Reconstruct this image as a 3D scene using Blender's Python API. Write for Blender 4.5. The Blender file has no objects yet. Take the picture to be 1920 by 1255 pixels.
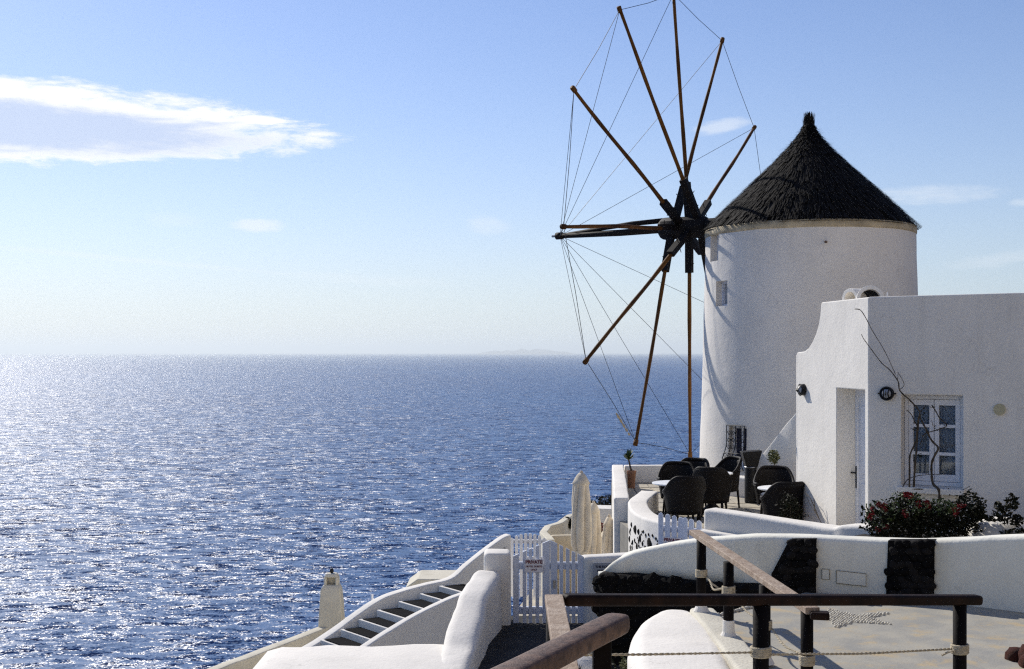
import bpy, bmesh, math, random
from mathutils import Vector, Matrix, noise

random.seed(7)
SC = bpy.context.scene
COL = SC.collection
R = math.radians
F = 2200.0                      # focal length in photograph pixels (1920 wide)
HX, HY = 960.0, 661.0           # principal column and horizon row

# ------------------------------------------------------------------ camera
cam = bpy.data.objects.new('camera', bpy.data.cameras.new('camera'))
COL.objects.link(cam)
cam.rotation_euler = (R(90), 0, 0)
cam.data.sensor_width = 36
cam.data.lens = 36 * F / 1920
cam.data.shift_y = (HY - 627.5) / 1920
cam.data.clip_start = 0.05
cam.data.clip_end = 400000
SC.camera = cam

# ------------------------------------------------------------------ light
SUN_AZ = R(-35)                 # from +Y, negative is to the left
SUN_EL = R(34)
SUN_DIR = Vector((math.sin(SUN_AZ) * math.cos(SUN_EL), math.cos(SUN_AZ) * math.cos(SUN_EL), math.sin(SUN_EL)))
sun = bpy.data.objects.new('sun', bpy.data.lights.new('sun', 'SUN'))
COL.objects.link(sun)
sun.data.energy = 5.0
sun.data.angle = R(0.53)
sun.data.color = (1.0, 0.95, 0.87)
sun.rotation_euler = SUN_DIR.to_track_quat('Z', 'Y').to_euler()

SC.view_settings.view_transform = 'Standard'
SC.view_settings.look = 'None'
SC.view_settings.exposure = 0.0
SC.view_settings.gamma = 1.0
SC.cycles.use_denoising = False
SC.cycles.filter_width = 1.25
SC.cycles.use_adaptive_sampling = False
SC.cycles.max_bounces = 8
SC.cycles.caustics_reflective = False
SC.cycles.caustics_refractive = False
SC.cycles.sample_clamp_indirect = 8.0

world = bpy.data.worlds.new('World')
SC.world = world
world.use_nodes = True


class NT:
    """small helper to write node trees"""
    def __init__(s, tree):
        s.t = tree
        s.n = tree.nodes
        s.l = tree.links

    def add(s, kind, **kw):
        n = s.n.new(kind)
        for k, v in kw.items():
            setattr(n, k, v)
        return n

    def put(s, sock, v):
        if v is None:
            return
        if isinstance(v, bpy.types.NodeSocket):
            s.l.new(v, sock)
        else:
            sock.default_value = v

    def m(s, op, a, b=None, c=None, clamp=False):
        n = s.add('ShaderNodeMath', operation=op, use_clamp=clamp)
        for i, v in enumerate((a, b, c)):
            s.put(n.inputs[i], v)
        return n.outputs[0]

    def mix(s, fac, a, b, mode='MIX'):
        n = s.add('ShaderNodeMix', data_type='RGBA', blend_type=mode)
        s.put(n.inputs[0], fac)
        s.put(n.inputs[6], a)
        s.put(n.inputs[7], b)
        return n.outputs[2]

    def noise(s, vec, scale, detail=2.0, rough=0.5, dist=0.0, dims='3D'):
        n = s.add('ShaderNodeTexNoise', noise_dimensions=dims)
        s.put(n.inputs['Vector'], vec)
        s.put(n.inputs['Scale'], scale)
        s.put(n.inputs['Detail'], detail)
        s.put(n.inputs['Roughness'], rough)
        s.put(n.inputs['Distortion'], dist)
        return n.outputs[0]

    def ramp(s, v, lo, hi, a=0.0, b=1.0, smooth=True):
        n = s.add('ShaderNodeMapRange', interpolation_type='SMOOTHSTEP' if smooth else 'LINEAR')
        s.put(n.inputs[0], v)
        for i, x in enumerate((lo, hi, a, b)):
            s.put(n.inputs[i + 1], x)
        return n.outputs[0]

    def scalev(s, vec, sc):
        n = s.add('ShaderNodeMapping')
        s.put(n.inputs['Vector'], vec)
        n.inputs['Scale'].default_value = sc
        return n.outputs[0]


def build_world():
    t = NT(world.node_tree)
    t.n.clear()
    out = t.add('ShaderNodeOutputWorld')
    bg = t.add('ShaderNodeBackground')
    t.l.new(bg.outputs[0], out.inputs[0])
    sky = t.add('ShaderNodeTexSky', sky_type='NISHITA')
    sky.sun_disc = False
    sky.sun_elevation = SUN_EL
    sky.sun_rotation = SUN_AZ
    sky.altitude = 100
    sky.air_density = 1.0
    sky.dust_density = 0.3
    sky.ozone_density = 1.0
    tc = t.add('ShaderNodeTexCoord').outputs['Generated']
    sep = t.add('ShaderNodeSeparateXYZ')
    t.l.new(tc, sep.inputs[0])
    az = t.m('ARCTAN2', sep.outputs[0], sep.outputs[1])
    el = t.m('ARCSINE', sep.outputs[2])
    cmb = t.add('ShaderNodeCombineXYZ')
    t.l.new(az, cmb.inputs[0])
    t.put(cmb.inputs[1], t.m('MULTIPLY', el, 2.6))
    p = cmb.outputs[0]
    n1 = t.noise(p, 14, 6, 0.62)
    n2 = t.noise(p, 45, 5, 0.65)
    warp = t.m('ADD', t.m('MULTIPLY', t.m('SUBTRACT', n1, 0.5), 1.0), t.m('MULTIPLY', t.m('SUBTRACT', n2, 0.5), 0.55))

    cm2 = t.add('ShaderNodeCombineXYZ')
    t.l.new(az, cm2.inputs[0])
    t.put(cm2.inputs[1], t.m('MULTIPLY', el, 4.2))
    n3 = t.noise(cm2.outputs[0], 11, 8, 0.66, 0.6)
    n4 = t.noise(cm2.outputs[0], 40, 6, 0.7, 0.3)
    wisp = t.m('ADD', t.m('MULTIPLY', t.m('SUBTRACT', n3, 0.5), 1.5), t.m('MULTIPLY', t.m('SUBTRACT', n4, 0.5), 0.8))

    def lens(px, py, wx, wy, pw, k):
        a0 = math.atan((px - HX) / F)
        e0 = math.atan((HY - py) / F * math.cos(a0))
        da = t.m('SUBTRACT', az, a0)
        de = t.m('SUBTRACT', el, e0)
        q = t.m('ADD', t.m('POWER', t.m('ABSOLUTE', t.m('DIVIDE', da, wx / F)), pw),
                t.m('POWER', t.m('ABSOLUTE', t.m('DIVIDE', de, wy / F)), 2.0))
        return t.m('ADD', t.m('SUBTRACT', 1.0, q), t.m('MULTIPLY', wisp, k))

    def blob(px, py, wx, wy, k=1.0, soft=0.5, tilt=0.0, warpk=1.0):
        a0 = math.atan((px - HX) / F)
        e0 = math.atan((HY - py) / F * math.cos(a0))
        da = t.m('SUBTRACT', az, a0)
        de = t.m('ADD', t.m('SUBTRACT', el, e0), t.m('MULTIPLY', da, tilt))
        q = t.m('ADD', t.m('POWER', t.m('ABSOLUTE', t.m('DIVIDE', da, wx / F)), 2.0),
                t.m('POWER', t.m('ABSOLUTE', t.m('DIVIDE', de, wy / F)), 2.0))
        d = t.m('ADD', t.m('SUBTRACT', 1.0, q), t.m('MULTIPLY', t.m('ADD', warp, wisp), 1.25 * warpk))
        return t.m('MULTIPLY', t.ramp(d, 0.0, soft), k), d

    # clear blue above, pale haze towards the horizon, paler on the sun's side
    col = t.mix(1.0, sky.outputs[0], (0.88, 1.01, 1.36, 1), 'MULTIPLY')
    hz = t.m('POWER', 2.718, t.m('DIVIDE', t.m('MAXIMUM', el, 0.0), -0.115))
    dt = t.add('ShaderNodeVectorMath', operation='DOT_PRODUCT')
    t.l.new(tc, dt.inputs[0])
    dt.inputs[1].default_value = SUN_DIR
    glow = t.ramp(dt.outputs['Value'], 0.35, 1.0, smooth=False)
    hcol = t.mix(glow, (6.5, 7.8, 8.7, 1), (9.4, 9.9, 10.0, 1))
    col = t.mix(t.m('MULTIPLY', hz, 0.92), col, hcol)
    # thin wisps
    wh = (10.6, 11.0, 11.4, 1)
    for b in ((485, 423, 62, 15, 0.55, 0.9), (917, 420, 48, 24, 0.3, 1.2), (1350, 238, 58, 15, 0.45, 1.1, -0.15),
              (1745, 365, 130, 20, 0.36, 1.2), (1865, 487, 100, 16, 0.25, 1.2, -0.12), (1925, 380, 40, 9, 0.3, 1.0),
              (250, 488, 360, 7, 0.22, 1.2, 0.075, 0.5), (690, 525, 190, 12, 0.16, 1.3, 0.05), (330, 412, 70, 18, 0.15, 1.3)):
        fac, _ = blob(*b)
        col = t.mix(fac, col, wh)
    # the long cloud at the left: bright rim, grey-blue heart
    d = lens(-60, 216, 650, 80, 1.6, 0.85)
    fac = t.ramp(d, 0.02, 0.42)
    heart = t.ramp(lens(20, 236, 500, 52, 1.7, 0.9), 0.0, 0.75)
    fac = t.m('MULTIPLY', fac, t.m('SUBTRACT', 1.0, t.m('MULTIPLY', heart, 0.30)))
    ccol = t.mix(heart, (11.8, 11.9, 12.0, 1), (7.2, 8.0, 10.0, 1))
    col = t.mix(fac, col, ccol)
    t.l.new(col, bg.inputs[0])
    bg.inputs[1].default_value = 0.09


build_world()


# ------------------------------------------------------------------ coordinates
def P(px, py, y):
    return Vector(((px - HX) / F * y, y, (HY - py) / F * y))


def G(px, py, z):
    y = -z * F / (py - HY)
    return Vector(((px - HX) / F * y, y, z))


def on_plane(px, py, a, n, off=0.0):
    d = Vector(((px - HX) / F, 1, (HY - py) / F))
    a = Vector(a)
    n = Vector(n)
    k = (n.dot(a) + off) / n.dot(d)
    return d * k


# ------------------------------------------------------------------ materials
MATS = {}


def mat(name, col, rough=0.8, var=0.12, vscale=3.0, bump=0.0, bscale=40.0, col2=None, spec=0.3, stretch=None, metal=0.0, stain=None, bump2=0.0, bscale2=6.0):
    m = bpy.data.materials.new(name)
    m.use_nodes = True
    t = NT(m.node_tree)
    b = t.n['Principled BSDF']
    tc = t.add('ShaderNodeTexCoord').outputs['Object']
    if stretch:
        tc = t.scalev(tc, stretch)
    c2 = col2 or tuple(c * (1 - var * 2) for c in col)
    nz = t.noise(tc, vscale, 5, 0.6)
    fac = t.ramp(nz, 0.3, 0.72)
    c = t.mix(fac, (*c2, 1), (*col, 1))
    if stain:
        scol, ssc, amt = stain
        sn = t.noise(t.scalev(tc, (1.6, 1.6, 0.35)), ssc, 5, 0.65)
        c = t.mix(t.ramp(sn, 0.50, 0.70, 0, amt), c, (*scol, 1))
    if name.startswith('plaster'):
        # rain streaks, brushed limewash, hairline cracks
        st = t.noise(t.scalev(tc, (5.0, 5.0, 0.22)), 1.5, 5, 0.65)
        c = t.mix(t.ramp(st, 0.52, 0.75, 0, 0.22), c, tuple(x * 0.72 for x in col) + (1,))
        br = t.noise(t.scalev(tc, (1.0, 1.0, 2.2)), 9.0, 4, 0.7)
        c = t.mix(t.ramp(br, 0.55, 0.8, 0, 0.18), c, tuple(x * 0.8 for x in col) + (1,))
        vo = t.add('ShaderNodeTexVoronoi', feature='DISTANCE_TO_EDGE')
        wv = t.add('ShaderNodeVectorMath', operation='ADD')
        nn = t.add('ShaderNodeTexNoise')
        t.l.new(tc, nn.inputs['Vector'])
        nn.inputs['Scale'].default_value = 3.0
        nn.inputs['Detail'].default_value = 4
        t.l.new(tc, wv.inputs[0])
        t.l.new(nn.outputs['Color'], wv.inputs[1])
        t.l.new(wv.outputs[0], vo.inputs['Vector'])
        vo.inputs['Scale'].default_value = 0.75
        ck = t.ramp(vo.outputs['Distance'], 0.0, 0.006, 0.45, 0.0)
        ck = t.m('MULTIPLY', ck, t.ramp(t.noise(tc, 0.9, 2), 0.5, 0.62))
        c = t.mix(ck, c, tuple(x * 0.45 for x in col) + (1,))
    t.put(b.inputs['Base Color'], c)
    b.inputs['Roughness'].default_value = rough
    b.inputs['Specular IOR Level'].default_value = spec
    b.inputs['Metallic'].default_value = metal
    if bump or bump2:
        bp = t.add('ShaderNodeBump')
        bp.inputs['Strength'].default_value = 1.0
        bp.inputs['Distance'].default_value = 1.0
        h = t.m('MULTIPLY', t.noise(tc, bscale, 4, 0.6), bump)
        if bump2:
            h = t.m('ADD', h, t.m('MULTIPLY', t.noise(tc, bscale2, 3, 0.55), bump2))
        t.put(bp.inputs['Height'], h)
        t.l.new(bp.outputs[0], b.inputs['Normal'])
    MATS[name] = m
    return m


mat('plaster', (0.82, 0.775, 0.70), 0.9, 0.04, 1.3, 0.004, 30, spec=0.15, stain=((0.62, 0.59, 0.53), 1.3, 0.3), bump2=0.008, bscale2=3.5)
mat('plaster_mill', (0.77, 0.725, 0.66), 0.9, 0.05, 0.9, 0.004, 26, spec=0.15, stain=((0.60, 0.57, 0.52), 0.8, 0.35), bump2=0.012, bscale2=2.5)
mat('plaster_grey', (0.84, 0.81, 0.70), 0.9, 0.06, 1.2, 0.004, 30, spec=0.15, stain=((0.55, 0.50, 0.37), 1.0, 0.45), bump2=0.010, bscale2=3)
mat('plaster_cream', (0.66, 0.57, 0.42), 0.9, 0.08, 1.5, 0.004, 28, spec=0.15, stain=((0.5, 0.4, 0.25), 1.5, 0.4))
mat('plaster_sand', (0.68, 0.63, 0.51), 0.9, 0.08, 1.5, 0.004, 28, spec=0.15, stain=((0.45, 0.4, 0.3), 1.2, 0.5))
mat('eave_wood', (0.58, 0.48, 0.32), 0.8, 0.2, 2.5, 0.01, 30)
mat('thatch', (0.022, 0.018, 0.015), 0.8, 0.25, 9, col2=(0.005, 0.004, 0.0035), spec=0.15)
mat('thatch_core', (0.005, 0.004, 0.0035), 0.95, 0.2, 6, 0.03, 30)
mat('spoke_wood', (0.15, 0.062, 0.012), 0.65, 0.25, 0.9, 0.0, 30, col2=(0.045, 0.019, 0.006), spec=0.12)
mat('hub_wood', (0.010, 0.006, 0.005), 0.75, 0.25, 5, 0.004, 30)
mat('iron', (0.010, 0.010, 0.012), 0.5, 0.2, 9)
mat('steel', (0.35, 0.35, 0.36), 0.35, 0.1, 9, metal=1.0)
mat('wire', (0.012, 0.012, 0.014), 0.5, 0.1, 9)
mat('rail_dark', (0.022, 0.010, 0.006), 0.65, 0.3, 9, 0.002, 60, col2=(0.006, 0.003, 0.0025), spec=0.12)
mat('post_dark', (0.006, 0.004, 0.004), 0.7, 0.2, 6, 0.002, 40, spec=0.1)
mat('rail_brown', (0.17, 0.10, 0.065), 0.6, 0.3, 16, 0.004, 70, col2=(0.06, 0.034, 0.024))
mat('rail_grey', (0.43, 0.34, 0.26), 0.75, 0.25, 14, 0.008, 60, col2=(0.27, 0.19, 0.13))
mat('rope', (0.62, 0.53, 0.38), 0.9, 0.2, 60, 0.01, 120)
mat('wicker', (0.009, 0.0055, 0.0045), 0.6, 0.3, 40, 0.006, 70, col2=(0.003, 0.002, 0.002), spec=0.2)
mat('cushion', (0.85, 0.84, 0.80), 0.9, 0.03, 8)
mat('table_white', (0.82, 0.82, 0.80), 0.45, 0.04, 4)
mat('flagstone', (0.52, 0.46, 0.35), 0.85, 0.2, 3, 0.01, 18, col2=(0.34, 0.31, 0.26))
mat('grout', (0.30, 0.28, 0.24), 0.95, 0.15, 5)
mat('lava', (0.010, 0.008, 0.0075), 0.9, 0.3, 7, 0.01, 25, col2=(0.004, 0.0035, 0.0035), spec=0.15)
mat('lava_pale', (0.018, 0.014, 0.012), 0.85, 0.3, 9, 0.01, 25, col2=(0.012, 0.010, 0.009), spec=0.25)
mat('lava_red', (0.13, 0.028, 0.012), 0.8, 0.3, 9, 0.03, 25, col2=(0.07, 0.018, 0.01))
mat('cement', (0.40, 0.37, 0.30), 0.85, 0.15, 3.2, 0.003, 50, col2=(0.29, 0.28, 0.25), stain=((0.50, 0.37, 0.19), 2.6, 0.7))
mat('kerb', (0.62, 0.58, 0.48), 0.9, 0.1, 2, 0.008, 40)
mat('pebble', (0.64, 0.59, 0.48), 0.7, 0.1, 14)
mat('paint_white', (0.80, 0.80, 0.82), 0.45, 0.05, 6, 0.002, 60)
mat('paint_blue_white', (0.68, 0.72, 0.82), 0.5, 0.06, 6, 0.002, 60)
mat('sign_white', (0.80, 0.76, 0.76), 0.4, 0.03, 6)
mat('sign_grey', (0.36, 0.38, 0.42), 0.4, 0.06, 9)
mat('sign_text', (0.16, 0.03, 0.05), 0.5, 0.05, 6)
mat('text_dark', (0.02, 0.02, 0.05), 0.5, 0.05, 6)
mat('curtain', (0.42, 0.43, 0.45), 0.9, 0.1, 8)
mat('cream_disc', (0.52, 0.47, 0.30), 0.7, 0.08, 20)
mat('terracotta', (0.34, 0.17, 0.10), 0.8, 0.15, 6, 0.005, 40)
mat('canvas', (0.76, 0.66, 0.51), 0.95, 0.1, 5, 0.004, 90)
mat('bark', (0.11, 0.085, 0.06), 0.9, 0.3, 20, 0.006, 60)
mat('leaf', (0.075, 0.105, 0.03), 0.55, 0.3, 9, col2=(0.03, 0.05, 0.015))
mat('leaf_dark', (0.022, 0.026, 0.011), 0.65, 0.3, 9, col2=(0.010, 0.008, 0.005), spec=0.15)
mat('leaf_olive', (0.16, 0.16, 0.06), 0.6, 0.3, 9, col2=(0.07, 0.08, 0.03))
mat('flower', (0.20, 0.016, 0.02), 0.7, 0.2, 9, col2=(0.07, 0.008, 0.01), spec=0.05)
mat('flower_deep', (0.30, 0.03, 0.02), 0.6, 0.2, 9, col2=(0.12, 0.02, 0.015))
mat('tread', (0.006, 0.006, 0.008), 0.9, 0.2, 6, spec=0.05)
mat('rock', (0.16, 0.13, 0.10), 0.95, 0.3, 0.35, 0.15, 3, col2=(0.07, 0.055, 0.045))
mat('bounce_earth', (0.50, 0.42, 0.31), 0.95, 0.15, 0.3, 0.03, 4, col2=(0.38, 0.31, 0.22))  # pale colour of the added unseen slope, chosen to bounce warm light
mat('rust', (0.24, 0.19, 0.12), 0.9, 0.3, 12, col2=(0.12, 0.10, 0.07))
mat('wood_light', (0.62, 0.52, 0.40), 0.7, 0.1, 6)
mat('paving_dark', (0.045, 0.04, 0.036), 0.9, 0.3, 3, 0.01, 20)
mat('island_rock', (0.22, 0.22, 0.24), 1.0, 0.1, 0.001)


def glass_mat():
    m = bpy.data.materials.new('pane_glass')
    m.use_nodes = True
    t = NT(m.node_tree)
    t.n.clear()
    out = t.add('ShaderNodeOutputMaterial')
    mx = t.add('ShaderNodeMixShader')
    tr = t.add('ShaderNodeBsdfTransparent')
    tr.inputs[0].default_value = (0.90, 0.93, 0.96, 1)
    gl = t.add('ShaderNodeBsdfGlossy')
    gl.inputs['Roughness'].default_value = 0.04
    fr = t.add('ShaderNodeFresnel')
    fr.inputs[0].default_value = 1.5
    t.l.new(fr.outputs[0], mx.inputs[0])
    t.l.new(tr.outputs[0], mx.inputs[1])
    t.l.new(gl.outputs[0], mx.inputs[2])
    t.l.new(mx.outputs[0], out.inputs[0])
    MATS['pane_glass'] = m


glass_mat()


def sea_mat():
    m = bpy.data.materials.new('sea_water')
    m.use_nodes = True
    t = NT(m.node_tree)
    b = t.n['Principled BSDF']
    tc = t.add('ShaderNodeTexCoord').outputs['Object']
    rot = t.add('ShaderNodeMapping')
    t.l.new(tc, rot.inputs['Vector'])
    rot.inputs['Rotation'].default_value = (0, 0, R(-20))
    rot.inputs['Scale'].default_value = (0.55, 1.0, 1.0)
    v = rot.outputs[0]

    def slopes(vec, wavelength, amp, detail, dist=0.0):
        n = t.add('ShaderNodeTexNoise')
        t.put(n.inputs['Vector'], vec)
        n.inputs['Scale'].default_value = 1.0 / wavelength
        n.inputs['Detail'].default_value = detail
        n.inputs['Roughness'].default_value = 0.6
        n.inputs['Distortion'].default_value = dist
        sub = t.add('ShaderNodeVectorMath', operation='SUBTRACT')
        t.l.new(n.outputs['Color'], sub.inputs[0])
        sub.inputs[1].default_value = (0.5, 0.5, 0.5)
        mul = t.add('ShaderNodeVectorMath', operation='MULTIPLY')
        t.l.new(sub.outputs[0], mul.inputs[0])
        mul.inputs[1].default_value = (amp, amp, 0.0)
        return mul.outputs[0]
    acc = None
    for args in ((v, 14.0, 1.6, 2, 0.5), (v, 4.0, 3.2, 3, 0.6), (tc, 1.1, 2.4, 2)):
        q = slopes(*args)
        if acc is None:
            acc = q
        else:
            ad = t.add('ShaderNodeVectorMath', operation='ADD')
            t.l.new(acc, ad.inputs[0])
            t.l.new(q, ad.inputs[1])
            acc = ad.outputs[0]
    ad = t.add('ShaderNodeVectorMath', operation='ADD')
    t.l.new(acc, ad.inputs[0])
    ad.inputs[1].default_value = (0, 0, 1)
    nm = t.add('ShaderNodeVectorMath', operation='NORMALIZE')
    t.l.new(ad.outputs[0], nm.inputs[0])
    t.l.new(nm.outputs[0], b.inputs['Normal'])
    big = t.noise(t.scalev(tc, (1.0, 0.6, 1.0)), 1 / 900.0, 3, 0.5)
    c = t.mix(t.ramp(big, 0.35, 0.7), (0.001, 0.056, 0.190, 1), (0.002, 0.070, 0.215, 1))
    # whitecaps
    wc = t.noise(t.scalev(v, (0.45, 1.0, 1.0)), 1 / 16.0, 5, 0.62, 0.6)
    foam = t.ramp(wc, 0.735, 0.78)
    c = t.mix(foam, c, (0.75, 0.78, 0.80, 1))
    t.put(b.inputs['Base Color'], c)
    t.put(b.inputs['Roughness'], t.m('ADD', t.m('MULTIPLY', foam, 0.5), 0.36))
    b.inputs['IOR'].default_value = 1.333
    b.inputs['Specular IOR Level'].default_value = 0.40
    MATS['sea'] = m


sea_mat()


# ------------------------------------------------------------------ mesh helpers
class MB:
    def __init__(s):
        s.v = []
        s.f = []

    def add(s, vs, fs):
        o = len(s.v)
        s.v.extend(tuple(v) for v in vs)
        s.f.extend(tuple(i + o for i in f) for f in fs)

    def box(s, c, size, rot=None, taper=1.0):
        hx, hy, hz = (k / 2 for k in size)
        vs = []
        for z in (-hz, hz):
            k = taper if z > 0 else 1.0
            for x, y in ((-hx, -hy), (hx, -hy), (hx, hy), (-hx, hy)):
                vs.append(Vector((x * k, y * k, z)))
        if rot is not None:
            vs = [rot @ v for v in vs]
        c = Vector(c)
        s.add([v + c for v in vs], [(3, 2, 1, 0), (4, 5, 6, 7), (0, 1, 5, 4), (1, 2, 6, 5), (2, 3, 7, 6), (3, 0, 4, 7)])
        return s

    def beam(s, a, b, w, h, up=(0, 0, 1)):
        """rectangular bar from a to b"""
        a, b = Vector(a), Vector(b)
        d = (b - a).normalized()
        x = d.cross(Vector(up)).normalized()
        z = x.cross(d)
        m = Matrix((x, d, z)).transposed()
        s.box((a + b) / 2, (w, (b - a).length, h), m)
        return s

    def tube(s, pts, r, n=8, cap=True):
        pts = [Vector(p) for p in pts]
        rs = r if isinstance(r, (list, tuple)) else [r] * len(pts)
        ref = None
        rings = []
        for i, p in enumerate(pts):
            d = (pts[min(i + 1, len(pts) - 1)] - pts[max(i - 1, 0)]).normalized()
            if ref is None:
                ref = Vector((0, 0, 1)) if abs(d.z) < 0.9 else Vector((1, 0, 0))
            x = d.cross(ref).normalized()
            y = x.cross(d).normalized()
            ref = y
            rings.append([p + (x * math.cos(2 * math.pi * k / n) + y * math.sin(2 * math.pi * k / n)) * rs[i] for k in range(n)])
        vs = [v for rg in rings for v in rg]
        fs = []
        for i in range(len(pts) - 1):
            for k in range(n):
                a, b = i * n + k, i * n + (k + 1) % n
                fs.append((a, a + n, b + n, b))
        if cap:
            fs.append(tuple(range(n)))
            fs.append(tuple(reversed(range((len(pts) - 1) * n, len(pts) * n))))
        s.add(vs, fs)
        return s

    def lathe(s, prof, c=(0, 0, 0), n=24, jit=0.0):
        """prof: list of (r, z)"""
        c = Vector(c)
        vs, fs = [], []
        for r, z in prof:
            for k in range(n):
                a = 2 * math.pi * k / n
                q = r * (1 + random.uniform(-jit, jit))
                vs.append(c + Vector((q * math.cos(a), q * math.sin(a), z)))
        for i in range(len(prof) - 1):
            for k in range(n):
                a, b = i * n + k, i * n + (k + 1) % n
                fs.append((a, b, b + n, a + n))
        fs.append(tuple(reversed(range(n))))
        fs.append(tuple(range((len(prof) - 1) * n, len(prof) * n)))
        s.add(vs, fs)
        return s

    def prism(s, poly, z0, z1):
        n = len(poly)
        vs = [(p[0], p[1], z0) for p in poly] + [(p[0], p[1], z1) for p in poly]
        fs = [tuple(reversed(range(n))), tuple(range(n, 2 * n))]
        fs += [(i, (i + 1) % n, n + (i + 1) % n, n + i) for i in range(n)]
        s.add(vs, fs)
        return s

    def slab(s, poly, o, u, w, n, depth):
        """polygon given in (u,w) coordinates at origin o, extruded by depth along n"""
        o, u, w, n = Vector(o), Vector(u), Vector(w), Vector(n)
        k = len(poly)
        a = [o + u * p[0] + w * p[1] for p in poly]
        vs = a + [p + n * depth for p in a]
        fs = [tuple(range(k)), tuple(reversed(range(k, 2 * k)))]
        fs += [((i + 1) % k, i, k + i, k + (i + 1) % k) for i in range(k)]
        s.add(vs, fs)
        return s

    def build(s, name, m, parent=None, smooth=False, bevel=0.0, seg=2, origin=None):
        me = bpy.data.meshes.new(name)
        vs = s.v
        if origin is not None:
            o = Vector(origin)
            vs = [tuple(Vector(v) - o) for v in vs]
        me.from_pydata(vs, [], s.f)
        me.validate()
        b = bmesh.new()
        b.from_mesh(me)
        bmesh.ops.recalc_face_normals(b, faces=b.faces)
        b.to_mesh(me)
        b.free()
        me.materials.append(MATS[m])
        if smooth or bevel:
            me.polygons.foreach_set('use_smooth', [True] * len(me.polygons))
        ob = bpy.data.objects.new(name, me)
        COL.objects.link(ob)
        if origin is not None:
            ob.location = origin
        if parent is not None:
            ob.parent = parent
        if bevel:
            bv = ob.modifiers.new('bevel', 'BEVEL')
            bv.width = bevel
            bv.segments = seg
            bv.limit_method = 'ANGLE'
            bv.angle_limit = R(35)
            bv.harden_normals = True
        return ob


def tag(o, label, cat, group=None):
    o['label'] = label
    o['category'] = cat
    if group:
        o['group'] = group
    return o


def kind(o, k):
    o['kind'] = k
    return o


def empty(name, label, cat, loc=(0, 0, 0), rz=0.0, group=None):
    o = bpy.data.objects.new(name, None)
    COL.objects.link(o)
    o.empty_display_size = 0.2
    o.location = loc
    o.rotation_euler = (0, 0, rz)
    return tag(o, label, cat, group)


def copy_tree(o, parent=None):
    c = o.copy()
    COL.objects.link(c)
    c.parent = parent
    for ch in o.children:
        copy_tree(ch, c)
    return c


def cut(ob, cutters):
    """subtract the cutter meshes for good; the cutters are thrown away"""
    mods = []
    for c in cutters:
        md = ob.modifiers.new('cut', 'BOOLEAN')
        md.operation = 'DIFFERENCE'
        md.solver = 'EXACT'
        md.object = c
        mods.append(md)
    bpy.context.view_layer.update()
    dg = bpy.context.evaluated_depsgraph_get()
    me = bpy.data.meshes.new_from_object(ob.evaluated_get(dg))
    ob.modifiers.clear()
    ob.data = me
    for c in cutters:
        bpy.data.objects.remove(c, do_unlink=True)
    return ob


def catmull(pts, n):
    pts = [Vector(p) for p in pts]
    out = []
    for i in range(len(pts) - 1):
        p0, p1, p2, p3 = pts[max(i - 1, 0)], pts[i], pts[i + 1], pts[min(i + 2, len(pts) - 1)]
        for k in range(n):
            t = k / n
            out.append(0.5 * ((2 * p1) + (p2 - p0) * t + (2 * p0 - 5 * p1 + 4 * p2 - p3) * t * t + (3 * p1 - p0 - 3 * p2 + p3) * t ** 3))
    out.append(pts[-1])
    return out


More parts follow.
